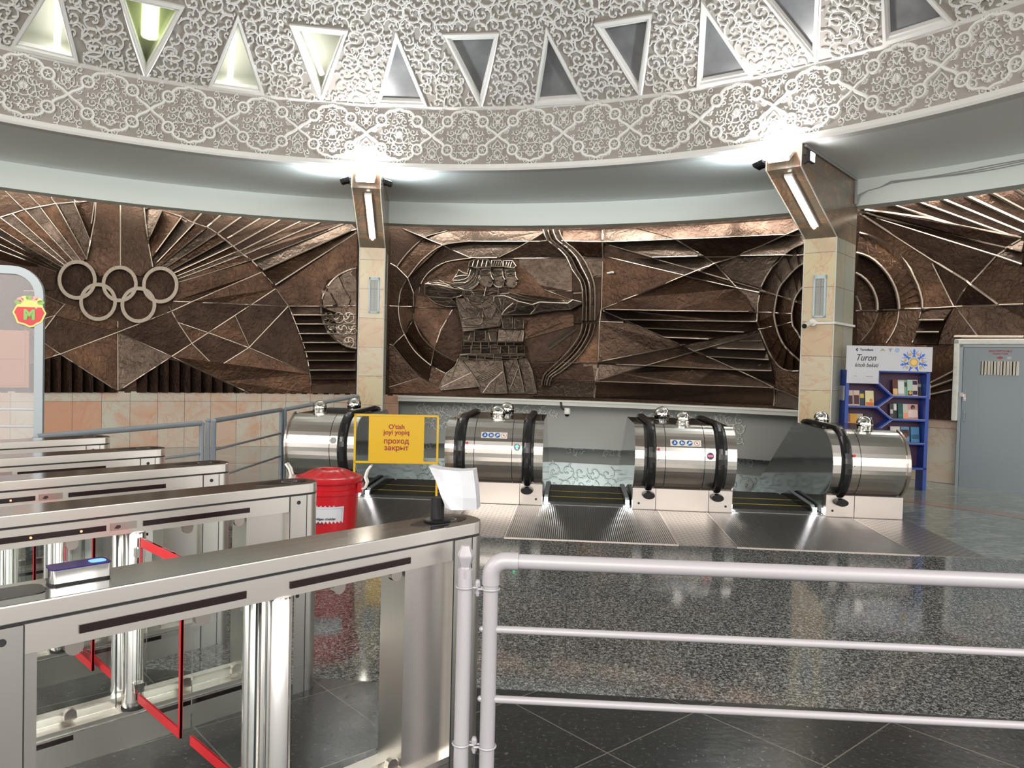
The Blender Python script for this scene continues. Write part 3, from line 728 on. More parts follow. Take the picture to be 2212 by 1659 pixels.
# ================================================================== MURAL
def px(x, y, z): return {'L': (x / 2.836, 380 + y / 2.836), 'C': (780 + x / 3.771, 460 + y / 3.771), 'D': (1260 + x / 3.607, 460 + y / 3.607), 'R': (1620 + x / 3.606, 300 + y / 3.606)}[z]
rndm = random.Random(7)
WALLPT = {}
def on_wall(x, y, zz, h=0.0):
    X, Y = px(x, y, zz)
    P = ray_cyl(X, Y, WC, RW - h)
    return P
def wall_az(x, y, zz):
    P = on_wall(x, y, zz); return math.degrees(atan2(P.x - WC.x, P.y - WC.y)), P.z
class Mural:
    """collects raised copper sheets, in (azimuth, height) on the curved wall"""
    def __init__(s, zz): s.zz = zz; s.b = MB(); s.e = MB(); s.S = []; s.q = []
    def wp(s, a, z, h): return wpol(RW - h, a, z)
    def sheet(s, pts, tilt=None, h=.03, amp=.07, mi=None, b=None):
        """pts in measured coordinates; tilt = direction (in the picture plane, x right, y up) in which the sheet rises out of the wall"""
        b = b or s.b
        Q = [wall_az(p[0], p[1], s.zz) for p in pts]
        Q = [(a, min(max(z, ZM - .01), Z1 - .02)) for a, z in Q]
        if tilt is None: an = rndm.uniform(0, 6.28); tilt = (cos(an), sin(an)); amp = amp * .45
        X = [a * pi * RW / 180 for a, z in Q]; Z = [z for a, z in Q]
        l = sqrt(tilt[0] ** 2 + tilt[1] ** 2); tx, tz = tilt[0] / l, tilt[1] / l
        pr = [x * tx + z * tz for x, z in zip(X, Z)]; lo, hi = min(pr), max(pr)
        H = [h + amp * (p - lo) / max(hi - lo, 1e-6) for p in pr]
        # subdivide long edges so the sheet follows the curved wall
        RQ = []
        n = len(Q)
        for i in range(n):
            (a0, z0), h0 = Q[i], H[i]; (a1, z1), h1 = Q[(i + 1) % n], H[(i + 1) % n]
            m_ = max(1, int(abs(a1 - a0) / 2.0))
            for k in range(m_):
                f = k / m_; RQ.append((a0 + (a1 - a0) * f, z0 + (z1 - z0) * f, h0 + (h1 - h0) * f))
        s.S.append((X, Z, tx, tz, lo, hi, h, amp))
        if mi is None: mi = rndm.choice((0, 0, 0, 1, 1))
        top = [s.wp(a, z, hh) for a, z, hh in RQ]; bot = [s.wp(a, z, -.01) for a, z, hh in RQ]; k = len(b.v); n = len(RQ)
        bm = bmesh.new(); vs = [bm.verts.new(p) for p in top]
        try:
            fc = bm.faces.new(vs); res = bmesh.ops.triangulate(bm, faces=[fc], ngon_method='EAR_CLIP'); bm.verts.index_update()
            tris = [tuple(v.index for v in f.verts) for f in bm.faces]
        except Exception: tris = []
        bm.free()
        b.add(top, tris, mi)
        b.add(top + bot, [(i, (i + 1) % n, n + (i + 1) % n, n + i) for i in range(n)], mi)
    def ridge(s, pts, r=.013, h=.05, b=None): s.q.append((s.zz, pts, r, b))
    def height(s, x, z):
        best = 0.0
        for (X, Z, tx, tz, lo, hi, h, amp) in s.S:
            if z < min(Z) - .001 or z > max(Z) + .001 or x < min(X) or x > max(X): continue
            ins = False; n = len(X); j = n - 1
            for i in range(n):
                if (Z[i] > z) != (Z[j] > z) and x < (X[j] - X[i]) * (z - Z[i]) / (Z[j] - Z[i]) + X[i]: ins = not ins
                j = i
            if ins: best = max(best, h + amp * (x * tx + z * tz - lo) / max(hi - lo, 1e-6))
        return best
    def flush(s):
        for zz, pts, r, b in s.q:
            Q = [wall_az(p[0], p[1], zz) for p in pts]; R = []; kx = pi * RW / 180
            for (a0, z0), (a1, z1) in zip(Q, Q[1:]):
                m_ = max(1, int(sqrt(((a1 - a0) * kx) ** 2 + (z1 - z0) ** 2) / .10))
                for k in range(m_): f = k / m_; R.append((a0 + (a1 - a0) * f, z0 + (z1 - z0) * f))
            R.append(Q[-1]); e = .014; W = []
            for a, z in R:
                z = min(z, Z1 - .02); W.append(s.wp(a, z, max(s.height(a * kx + dx, z + dz) for dx, dz in ((0, 0), (e, e), (-e, -e), (e, -e), (-e, e))) + r * .25))
            (b or s.e).tube(W, r, 5, mi=4 if b else 0)
        s.q = []
    def fan(s, lines, mi=(0, 1), h=.01, amp=.13, up=True):
        """saw-tooth rays between successive lines [(outer), (inner)]"""
        for i in range(len(lines) - 1):
            (o0, i0), (o1, i1) = lines[i], lines[i + 1]
            d = (o1[0] - o0[0], -(o1[1] - o0[1]));
            t = d if up else (-d[0], -d[1])
            s.sheet([o0, o1, i1, i0], t, h, amp, mi[i % len(mi)])
            s.ridge([o1, i1], .011)
MC = ['copper', 'copper_dark', 'copper_red', 'copper_grey', 'copper_highlight', 'copper_figure']

def smooth_line(P, n=4):
    out = []
    for i in range(len(P) - 1):
        p0 = P[max(i - 1, 0)]; p1 = P[i]; p2 = P[i + 1]; p3 = P[min(i + 2, len(P) - 1)]
        for k in range(n):
            t = k / n
            out.append(tuple(.5 * ((2 * p1[j]) + (-p0[j] + p2[j]) * t + (2 * p0[j] - 5 * p1[j] + 4 * p2[j] - p3[j]) * t * t + (-p0[j] + 3 * p1[j] - 3 * p2[j] + p3[j]) * t ** 3) for j in (0, 1)))
    out.append(P[-1]); return out

# ---- left panel: emblem with five rings
A = Mural('L')
root = thing('relief_mural', wpol(RW, -24, ZM), 'hammered copper wall relief with fanned rays and five interlaced rings, left of the left pillar', 'mural', 'copper relief murals on the curved wall')
arcL = [(0, 258), (75, 238), (150, 212), (245, 190), (340, 176), (450, 166), (578, 162)]
inL = [(345, 590), (360, 582), (375, 573), (390, 562), (410, 552), (455, 541), (495, 535), (525, 512), (545, 368), (552, 360)]
outL = [(-60, 500), (-60, 445), (-60, 405), (-60, 355), (-60, 300), (0, 262), (75, 238), (150, 213), (240, 193), (340, 177), (450, 167), (576, 163)]
inn = [(330, 596), (345, 588), (352, 580), (362, 572), (378, 566), (395, 558), (415, 550), (455, 541), (495, 533), (525, 512), (545, 400), (556, 300)]
A.fan(list(zip(outL, inn)), mi=(0, 3), amp=.17)
outR = [(884, 192), (990, 218), (1110, 264), (1190, 300), (1265, 326), (1330, 362), (1390, 396), (1425, 438), (1458, 468), (1490, 490), (1540, 522)]
innR = [(895, 330), (905, 402), (932, 500), (937, 556), (965, 562), (1000, 572), (1030, 586), (1060, 600), (1080, 616), (1090, 632), (1095, 652)]
A.fan(list(zip(outR, innR)), mi=(3, 0), amp=.17)
A.sheet([(585, 163), (735, 172), (735, 565), (610, 620), (520, 530), (552, 400), (578, 270)], (1, .1), .05, .07, 0)
A.sheet([(735, 172), (880, 192), (892, 300), (908, 420), (932, 560), (860, 620), (735, 565)], (-1, .1), .05, .07, 2)
for P in ([(585, 163), (578, 270), (552, 400), (525, 520)], [(735, 172), (735, 560)], [(880, 192), (892, 300), (908, 420), (935, 560)], [(0, 258), (150, 211), (340, 176), (585, 160), (735, 170), (880, 190), (1000, 218), (1110, 262)]): A.ridge(P, .014, .12)
# rays outside the arc
A.fan([((1135, 190), (1112, 258)), ((1262, 205), (1185, 290)), ((1385, 216), (1265, 322)), ((1512, 230), (1335, 358)), ((1632, 240), (1390, 392)), ((1752, 252), (1428, 438)), ((1878, 262), (1462, 470)), ((2003, 268), (1495, 490)), ((2140, 280), (1542, 524))], mi=(2, 1), amp=.12, up=False)
A.sheet([(2140, 282), (2180, 325), (1612, 582), (1545, 526)], (.4, -1), .02, .16, 3)
A.sheet([(2180, 328), (2184, 350), (1686, 674), (1612, 584)], (.4, -1), .02, .16, 0)
A.ridge([(2182, 326), (1612, 583)], .014, .17); A.ridge([(2184, 350), (1686, 674)], .014, .17)
for (p, q) in (((1262, 205), (1185, 290)), ((1385, 216), (1265, 322)), ((1512, 230), (1335, 358)), ((1632, 240), (1390, 392)), ((1752, 252), (1428, 438)), ((1878, 262), (1462, 470)), ((2003, 268), (1495, 490)), ((2140, 280), (1542, 524))): A.ridge([p, q], .016, .13)
for P in ([(0, 65), (145, 210)], [(140, 80), (245, 190)], [(290, 95), (340, 175)], [(440, 120), (460, 162)], [(590, 130), (590, 160)]): A.ridge(P, .01, .03)
A.sheet([(-80, -40), (560, 120), (1135, 190), (1110, 262), (880, 190), (585, 160), (340, 174), (150, 208), (-80, 290)], (0, -1), .0, .04, 2)
arcR = smooth_line([(1112, 262), (1190, 300), (1265, 325), (1330, 361), (1425, 438), (1490, 490), (1545, 526), (1605, 590), (1650, 640), (1690, 692), (1730, 750), (1768, 798)], 2)
A.ridge(arcR, .013, .12)
# facets below
for P in ([(1095, 655), (1545, 526), (1605, 590), (1180, 770), (1060, 770)], [(1180, 770), (1605, 592), (1690, 692), (1540, 790)], [(1540, 790), (1690, 692), (1768, 798)],
          [(1060, 770), (1180, 770), (1540, 790), (1440, 855), (1275, 960), (1090, 900), (1040, 850)], [(1540, 790), (1768, 798), (1525, 1052), (1440, 856)], [(1440, 856), (1525, 1050), (1275, 962)],
          [(1090, 902), (1275, 962), (1180, 1030)], [(720, 958), (1020, 850), (1090, 900), (1180, 1030), (1050, 1105)], [(1275, 962), (1525, 1052), (1325, 1175), (1180, 1030)],
          [(1050, 1107), (1180, 1032), (1325, 1177), (1525, 1054), (1905, 1215), (1910, 1330), (1530, 1330)], [(1525, 1052), (1768, 800), (1830, 950), (1900, 1213)],
          [(230, 995), (335, 860), (720, 958), (370, 1092)], [(145, 800), (145, 712), (220, 712), (390, 792), (335, 852), (150, 915)], [(150, 917), (335, 857), (230, 993), (145, 940)],
          [(180, 1150), (368, 1092), (230, 997), (180, 1040)], [(335, 857), (400, 782), (600, 860), (720, 890), (720, 956)], [(720, 890), (900, 880), (1020, 842), (720, 956)],
          [(1768, 798), (1965, 805), (1970, 720), (2010, 640), (2085, 592), (2190, 552), (2186, 352), (1688, 694)], [(0, 480), (345, 592), (330, 700), (145, 705), (-60, 560)]):
    A.sheet(P)
A.sheet([(370, 1092), (720, 958), (720, 1315)], (-.3, -1), .03, .06, 0); A.sheet([(720, 958), (1050, 1107), (720, 1315)], (.3, -1), .03, .08, 3)
for P in ([(1060, 770), (1768, 800), (2180, 803)], [(1605, 590), (1180, 770), (1060, 825), (720, 958), (370, 1090), (180, 1150)], [(1690, 692), (1540, 790), (1275, 962), (1050, 1107), (720, 1317), (370, 1092), (230, 995), (150, 940)], [(1768, 798), (1525, 1052), (1325, 1177), (1180, 1032), (1090, 900), (1035, 800)],
          [(720, 958), (1050, 1107), (1530, 1330)], [(1090, 900), (1275, 962), (1525, 1054), (1905, 1215)], smooth_line([(1768, 798), (1830, 950), (1880, 1100), (1910, 1280)], 3), [(720, 890), (720, 1310)], [(150, 915), (335, 857), (400, 785)], [(335, 857), (230, 995)], [(145, 707), (220, 707), (395, 788)], [(1440, 856), (1528, 1050)]): A.ridge(P, .011, .085)
# flutes along the foot
def lerpy(P, x):
    for (x0, y0), (x1, y1) in zip(P, P[1:]):
        if x0 <= x <= x1: return y0 + (y1 - y0) * (x - x0) / (x1 - x0)
    return P[-1][1]
topc = [(100, 1180), (370, 1094), (720, 1316), (1050, 1110), (1530, 1332)]
x = 110
while x < 1500:
    w_ = 66
    if not (660 < x < 780):
        y0, y1 = lerpy(topc, x) + 4, lerpy(topc, x + w_) + 4
        if min(y0, y1) < 1300: A.sheet([(x, min(y0, 1312)), (x + w_ - 4, min(y1, 1312)), (x + w_ - 4, 1326), (x, 1326)], (1, 0), .0, .12, 1)
    x += w_
# stripes left of the globe
edge = [(800, 1775), (855, 1790), (910, 1808), (968, 1830), (1022, 1852), (1078, 1868), (1130, 1880), (1190, 1898), (1245, 1906)]
for (y0, x0), (y1, x1) in zip(edge, edge[1:]):
    A.sheet([(x0, y0), (2182, y0), (2182, y1), (x1, y1)], (0, -1), .0, .13, 1); A.ridge([(x0, y0), (2180, y0)], .012, .12)
A.sheet([(1910, 1245), (2182, 1250), (2182, 1330), (1912, 1330)], (0, -1), .02, .1, 0)
# globe: round boss with continents above, cotton below
G = MB(); gc = (2215, 815); gr = 245
def circ(cx, cy, r, a0, a1, n): return [(cx + r * cos(R_(a0 + (a1 - a0) * i / n)), cy - r * sin(R_(a0 + (a1 - a0) * i / n))) for i in range(n + 1)]
sector = circ(gc[0], gc[1], gr, 97, 263, 24)
A.sheet(sector, (1, 0), .03, .12, 3, b=G)
for P in ([(2070, 610), (2110, 700), (2150, 760), (2130, 815), (2080, 800), (2040, 720), (1995, 680)], [(1970, 700), (2020, 720), (2060, 790), (1985, 812)], [(2150, 600), (2184, 560), (2184, 640)]): A.sheet(P, (1, 0), .13, .04, 3, b=G)
A.ridge(circ(gc[0], gc[1], gr, 97, 263, 24), .02, .13, b=G)
for k in range(3):
    for j in range(4):
        cx, cy = 2015 + j * 62 + (k % 2) * 20, 870 + k * 75
        if (cx - gc[0]) ** 2 + (cy - gc[1]) ** 2 < (gr - 22) ** 2 and cx < 2180:
            for q in range(5): aa = 2 * pi * q / 5 + k; A.ridge([(cx, cy), (cx + 20 * cos(aa), cy + 20 * sin(aa)), (cx + 30 * cos(aa + .5), cy + 30 * sin(aa + .5))], .012, .17, b=G)
            A.ridge(circ(cx, cy, 32, 0, 360, 9), .009, .15, b=G)
A.flush(); G.build('globe', MC, root)
A.b.build('copper_sheets', MC, root)
tag(A.e.build('ridges', 'copper_highlight', root), 'raised edge lines, pale copper standing in for highlights')
# five rings, each a part
for (cx, cy, r) in ((468, 642, 120), (730, 667, 111), (980, 673, 112), (597, 775, 116), (845, 793, 110)):
    g = MB(); n = 48; ring = []
    for i in range(n):
        a = 2 * pi * i / n; A0, z0 = wall_az(cx + r * cos(a), cy + r * sin(a), 'L'); A1, z1 = wall_az(cx + (r - 22) * cos(a), cy + (r - 22) * sin(a), 'L')
        ring.append([wpol(RW - .12, A0, z0), wpol(RW - .19, A0, z0), wpol(RW - .19, A1, z1), wpol(RW - .12, A1, z1)])
    for i in range(n):
        p, q = ring[i], ring[(i + 1) % n]
        for k in range(4): g.quad(p[k], q[k], q[(k + 1) % 4], p[(k + 1) % 4])
    tag(g.build('ring', 'bronze_ring', root), 'raised pale bronze ring')

# ---- centre panel: kneeling archers, bow, target
A = Mural('C')
rootC = thing('relief_mural', wpol(RW, 10, ZM), 'hammered copper wall relief of three kneeling archers with a tall bow, between the pillars', 'mural', 'copper relief murals on the curved wall')
for P, t, mi in (([(340, 130), (670, 142), (510, 206)], (0, -1), 3), ([(518, 212), (690, 152), (1490, 150), (1488, 176), (1350, 238), (868, 236), (668, 272)], (0, -1), 3), ([(700, 276), (870, 240), (1340, 243), (1128, 368), (890, 372)], (0, -1), 3),
                 ([(1650, 140), (1975, 145), (1970, 240), (1640, 240)], (0, -1), 2), ([(245, 140), (340, 130), (505, 208), (290, 438), (240, 410)], None, 1), ([(1135, 368), (1490, 178), (1500, 240), (1690, 365)], (0, 1), 1), ([(1700, 245), (1968, 247), (1968, 365), (1800, 362)], (0, 1), 0), ([(1810, 372), (1966, 372), (1958, 520), (1890, 530)], None, 3), ([(1900, 530), (1958, 525), (1948, 800), (1915, 880)], None, 1),
                 ([(515, 212), (665, 275), (385, 535), (295, 442)], (1, -1), 0), ([(670, 278), (880, 375), (695, 405), (540, 510), (430, 640), (390, 535)], (1, -.6), 1), ([(700, 405), (900, 378), (1270, 378), (1300, 560), (1700, 715), (1220, 650), (740, 560), (530, 600), (500, 560)], None, 0),
                 ([(240, 415), (290, 445), (380, 537), (320, 640), (305, 760), (232, 755)], None, 1), ([(383, 540), (430, 660), (430, 770), (310, 760), (330, 640)], (1, 0), 1), ([(310, 770), (430, 775), (430, 872), (357, 990), (318, 880)], (-1, 0), 0), ([(232, 765), (305, 768), (320, 890), (350, 995), (262, 1078), (230, 1070)], None, 1),
                 ([(440, 775), (740, 785), (600, 1108), (500, 1010), (435, 880)], None, 0), ([(745, 785), (830, 900), (835, 1100), (780, 1208), (602, 1110)], None, 1), ([(357, 992), (430, 880), (500, 1010), (598, 1110), (572, 1238), (440, 1120)], (1, 1), 0), ([(262, 1080), (355, 992), (440, 1120), (572, 1240), (550, 1370), (380, 1232)], (1, 1), 2), ([(602, 1112), (780, 1210), (700, 1310), (575, 1240)], (1, 1), 1),
                 ([(230, 1085), (262, 1082), (380, 1232), (480, 1340), (230, 1420)], None, 2), ([(232, 1422), (480, 1342), (640, 1422), (660, 1466), (232, 1466)], None, 0), ([(578, 1245), (700, 1312), (640, 1420), (552, 1370)], None, 2),
                 ([(1300, 560), (1720, 640), (1715, 370), (1290, 378)], None, 3), ([(1320, 860), (1730, 830), (1735, 920), (1335, 1030)], None, 0), ([(1340, 1035), (1735, 925), (1700, 1080), (1600, 1200), (1385, 1218)], None, 1), ([(1390, 1225), (1580, 1225), (1490, 1320), (1480, 1365), (1440, 1365)], None, 1), ([(1560, 1350), (1640, 1290), (1930, 1230), (1920, 1362)], None, 1), ([(1900, 930), (1940, 900), (1928, 1222), (1700, 1225)], None, 0), ([(1420, 1372), (1905, 1375), (1905, 1500), (1400, 1490)], (0, -1), 3), ([(440, 670), (530, 680), (740, 780), (440, 770)], None, 0)):
    if t: A.sheet(P, t, .015, .13, mi)
    else: A.sheet(P, None, .015, .08, mi)
for P in ([(340, 130), (510, 208), (670, 273), (890, 374)], smooth_line([(700, 148), (515, 208), (385, 320), (292, 440)]), smooth_line([(880, 238), (665, 274), (500, 390), (385, 534)]), smooth_line([(900, 377), (695, 405), (560, 480), (490, 580), (470, 670)]), [(870, 238), (1340, 240), (1350, 240), (1520, 240)], [(1640, 240), (2187, 246)], [(1490, 175), (1128, 370)], [(885, 374), (1690, 370)], [(1800, 368), (1968, 372)], [(1980, 135), (1970, 370), (1955, 800), (1940, 900), (1930, 1230), (1905, 1400), (1905, 1500)],
          [(240, 415), (290, 442), (382, 537), (430, 660), (430, 870), (357, 990), (262, 1080), (232, 1070)], smooth_line([(382, 537), (322, 640), (308, 765), (320, 890), (357, 992), (440, 1125), (572, 1240), (700, 1312)]), smooth_line([(430, 870), (490, 1000), (600, 1110), (700, 1170), (780, 1210)]), [(232, 760), (740, 782)], smooth_line([(262, 1080), (380, 1230), (480, 1340), (640, 1420)]), [(745, 790), (650, 950), (598, 1110), (572, 1240)], [(230, 1420), (480, 1342)], [(1385, 1220), (1590, 1224)], [(1640, 1222), (1928, 1224)], [(1430, 1362), (1920, 1364)], [(1325, 1025), (1640, 895)], [(1525, 635), (1720, 640)], [(1890, 525), (1920, 510), (1958, 512)]): A.ridge(P, .011, .10)
A.ridge([(1280, 540), (1735, 722)], .012, .22)
# bow
BW = MB()
bl = smooth_line([(1490, 150), (1520, 230), (1600, 290), (1680, 370), (1725, 470), (1790, 560), (1812, 640), (1815, 760), (1812, 880)], 2)
brr = smooth_line([(1620, 150), (1655, 235), (1740, 300), (1810, 375), (1860, 460), (1893, 540), (1912, 620), (1915, 760), (1912, 880)], 2)
for lo, hi, t in ((0, .3, -1), (.3, .62, 1), (.62, 1, -1)):
    for i in range(len(bl) - 1):
        q = lambda P, Q, f: (P[0] + (Q[0] - P[0]) * f, P[1] + (Q[1] - P[1]) * f)
        A.sheet([q(bl[i], brr[i], lo), q(bl[i], brr[i], hi), q(bl[i + 1], brr[i + 1], hi), q(bl[i + 1], brr[i + 1], lo)], (t, .2), .11, .08, 3 if t < 0 else 0, b=BW)
for f in (0, .3, .62, 1): A.ridge([(p[0] + (q_[0] - p[0]) * f, p[1] + (q_[1] - p[1]) * f) for p, q_ in zip(bl, brr)], .013, .18, b=BW)
bl = smooth_line([(1812, 905), (1800, 980), (1740, 1080), (1660, 1170), (1560, 1260), (1500, 1320), (1480, 1400)], 2)
brr = smooth_line([(1915, 905), (1890, 1000), (1830, 1110), (1750, 1200), (1640, 1290), (1560, 1340), (1540, 1405)], 2)
for lo, hi, t in ((0, .35, -1), (.35, .68, 1), (.68, 1, -1)):
    for i in range(len(bl) - 1):
        A.sheet([q(bl[i], brr[i], lo), q(bl[i], brr[i], hi), q(bl[i + 1], brr[i + 1], hi), q(bl[i + 1], brr[i + 1], lo)], (t, .2), .11, .08, 0 if t < 0 else 1, b=BW)
for f in (0, .35, .68, 1): A.ridge([(p[0] + (q_[0] - p[0]) * f, p[1] + (q_[1] - p[1]) * f) for p, q_ in zip(bl, brr)], .013, .18, b=BW)
A.sheet([(1725, 635), (1812, 635), (1812, 900), (1735, 900)], (1, 0), .06, .06, 1, b=BW); A.ridge([(1735, 660), (1812, 660)], .012, .14, b=BW); A.ridge([(1735, 895), (1918, 898)], .016, .16, b=BW)
A.flush(); BW.build('bow', MC, rootC)
AR = MB()
for (p, q2) in (((1518, 1082), (1745, 925)), ((1540, 1112), (1752, 955))): A.ridge([p, q2], .022, .16, b=AR)
A.flush(); AR.mi = [0] * len(AR.f); AR.build('arrow', 'copper_grey' if False else 'copper_highlight', rootC)
# figures: one body relief with three heads
FB = MB()
def fs(P, t=None, h=.12, amp=.06, mi=3):
    A.sheet(P, t, h + .03, amp, 5, b=FB); A.ridge(list(P) + [P[0]], .0085, b=FB)
fs([(780, 702), (880, 705), (985, 748), (1060, 690), (1180, 690), (1160, 832), (1140, 925), (835, 965), (832, 875), (800, 790)], (0, 1), .13, .05)
fs([(832, 870), (900, 860), (960, 850), (1000, 780), (1000, 910), (1040, 940), (835, 965)], (0, -1), .17, .05)
fs([(880, 760), (990, 750), (1030, 860), (985, 860), (900, 862), (850, 800)], (0, -1), .15, .06, 0)
fs([(1010, 800), (1060, 755), (1120, 765), (1075, 865), (1030, 845)], (1, 0), .19, .05)
fs([(1010, 690), (1030, 610), (1130, 612), (1125, 690), (1050, 690)], (0, 1), .10, .04, 0); fs([(1130, 640), (1130, 612), (1215, 608), (1212, 662), (1135, 668)], (0, 1), .08, .03, 0)
fs([(1150, 842), (1240, 850), (1250, 950), (1165, 945)], (0, -1), .13, .06); fs([(1258, 862), (1335, 868), (1330, 945), (1262, 950)], (0, -1), .13, .06)
fs([(1130, 948), (1330, 952), (1325, 1050), (1118, 1050)], None, .09, .06, 0)
# belly and kilt plates
rows = [(965, 1050, 840, 1115, 3), (1052, 1105, 845, 1120, 4), (1080, 1150, 825, 1145, 4), (1152, 1200, 810, 1160, 5)]
for y0, y1, x0, x1, n in rows:
    for k in range(n):
        a, c = x0 + (x1 - x0) * k / n, x0 + (x1 - x0) * (k + 1) / n
        fs([(a, y0), (c - 4, y0 + 3), (c - 4, y1 - 3), (a, y1)], (0, -1 if (k + n) % 2 else 1), .13, .05, 3 if k % 2 else 0)
for y0, y1, x0, x1, n in ((1055, 1085, 1120, 1320, 3), (1085, 1145, 1145, 1345, 3), (1150, 1185, 1155, 1350, 3)):
    for k in range(n):
        a, c = x0 + (x1 - x0) * k / n, x0 + (x1 - x0) * (k + 1) / n
        fs([(a, y0), (c - 4, y0), (c - 4, y1), (a, y1)], (0, -1 if k % 2 else 1), .09, .05, 0 if k % 2 else 3)
fs([(800, 1180), (1150, 1205), (1165, 1280), (1195, 1465), (985, 1465), (970, 1415), (900, 1300), (820, 1200)], (1, -.3), .10, .08, 0)
fs([(760, 1260), (810, 1180), (900, 1300), (975, 1412), (660, 1440), (640, 1420), (700, 1305)], (0, -1), .12, .06, 1)
fs([(1155, 1205), (1270, 1190), (1335, 1465), (1200, 1465)], (1, 0), .08, .07, 0); fs([(1272, 1190), (1345, 1165), (1400, 1290), (1440, 1468), (1340, 1466)], (1, 0), .06, .07, 1)
for P in ([(1165, 1290), (1060, 1380), (1000, 1462)], [(1120, 1300), (1090, 1465)], [(1300, 1230), (1260, 1340), (1210, 1460)], [(1250, 1200), (1190, 1330)], [(1390, 1290), (1420, 1465)], [(800, 1185), (760, 1290), (740, 1360)], [(810, 1180), (905, 1300), (975, 1412)], [(905, 1300), (660, 1415)], [(1150, 1205), (1195, 1465)], [(1272, 1190), (1340, 1466)], [(812, 1160), (1160, 1160)]): A.ridge(P, .014, .17, b=FB)
for k in range(5): A.ridge([(935 + k * 8, 1340 + k * 10), (1140 + k * 8, 1245 + k * 10)], .013, .21, b=FB)
for P, r in ((smooth_line([(868, 702), (900, 740), (950, 778), (1010, 790), (1060, 765), (1088, 730), (1095, 692)]), .014), (smooth_line([(850, 690), (870, 740), (930, 800), (1000, 830)]), .01), (smooth_line([(832, 872), (880, 905), (940, 918), (990, 905), (1000, 840)]), .014), ([(785, 705), (830, 770), (880, 845), (910, 870)], .012), ([(835, 935), (930, 935), (1028, 920)], .012), ([(1160, 832), (1130, 900), (1140, 925)], .012), (smooth_line([(1130, 700), (1150, 770), (1120, 830)]), .011), ([(840, 968), (1030, 950)], .013), ([(840, 1052), (1320, 1052)], .015), ([(815, 1160), (880, 1155), (1160, 1185)], .016), ([(1160, 1165), (1345, 1160)], .016), ([(900, 975), (880, 1045)], .01), ([(985, 960), (990, 1045)], .01), ([(1040, 960), (1060, 1045)], .01), ([(1180, 960), (1210, 1045), (1250, 960)], .01), ([(1310, 960), (1275, 1045)], .01)): A.ridge(P, r, b=FB)
# rear arm folded behind the head: sleeve, elbow, forearm and a hand with spread fingers
fs([(545, 690), (620, 700), (740, 705), (800, 770), (700, 768), (610, 742)], (0, 1), .10, .05)
fs([(528, 590), (560, 572), (640, 556), (760, 588), (845, 632), (760, 628), (640, 600)], (0, -1), .13, .06)
fs([(528, 594), (640, 603), (760, 628), (850, 642), (850, 672), (745, 700), (640, 690), (560, 690), (525, 675)], (0, 1), .16, .07)
fs([(840, 640), (905, 645), (930, 668), (915, 705), (870, 708), (835, 680)], (0, 1), .21, .04)
for P in ([(900, 645), (960, 640), (1018, 642), (1020, 655), (960, 658), (905, 660)], [(915, 662), (965, 664), (1020, 678), (1022, 692), (960, 680), (912, 676)], [(912, 678), (960, 684), (1018, 706), (1014, 720), (950, 698), (905, 690)], [(900, 692), (945, 700), (992, 736), (982, 748), (930, 716), (890, 703)], [(860, 706), (900, 706), (925, 722), (915, 732), (870, 716)]): fs(P, (-.3, 1), .22, .03)
for P in ([(530, 592), (620, 575), (750, 600), (845, 638)], [(535, 612), (620, 590), (740, 614)], [(528, 592), (525, 675), (560, 692), (740, 702), (830, 684)], [(640, 556), (700, 590), (760, 626)], [(560, 640), (660, 655), (780, 660)]): A.ridge(P, .013, b=FB)
# front arm holding the bow: shoulder, upper arm, forearm, fist
fs([(1130, 668), (1220, 655), (1340, 690), (1460, 712), (1720, 730), (1690, 742), (1470, 735), (1400, 752), (1290, 730), (1180, 688)], (0, 1), .12, .05)
fs([(1060, 690), (1180, 690), (1290, 735), (1260, 800), (1155, 838), (1120, 775)], (0, 1), .17, .06)
fs([(1292, 735), (1410, 757), (1470, 738), (1420, 800), (1385, 832), (1160, 838), (1262, 800)], (0, 1), .16, .07)
fs([(1472, 738), (1600, 742), (1705, 748), (1715, 790), (1500, 802), (1400, 828), (1425, 790)], (0, 1), .17, .06)
fs([(1700, 745), (1740, 720), (1775, 724), (1808, 738), (1812, 752), (1790, 750), (1765, 768), (1725, 792), (1712, 780)], (0, 1), .21, .04)
for P in ([(1725, 745), (1800, 748)], [(1722, 760), (1785, 752)], [(1720, 775), (1765, 766)]): A.ridge(P, .010, b=FB)
for P, r in (([(1060, 690), (1180, 688), (1230, 705), (1290, 732), (1410, 757)], .016), ([(1410, 757), (1470, 738), (1700, 748), (1740, 722), (1808, 738)], .016), ([(1215, 655), (1340, 688), (1460, 712), (1720, 728)], .012), ([(1160, 672), (1330, 712), (1440, 728), (1700, 740)], .012), ([(1155, 838), (1390, 832), (1500, 802), (1725, 792)], .013), (smooth_line([(1250, 742), (1190, 790), (1155, 835)]), .011), ([(1415, 758), (1430, 790), (1390, 828)], .011)): A.ridge(P, r, b=FB)
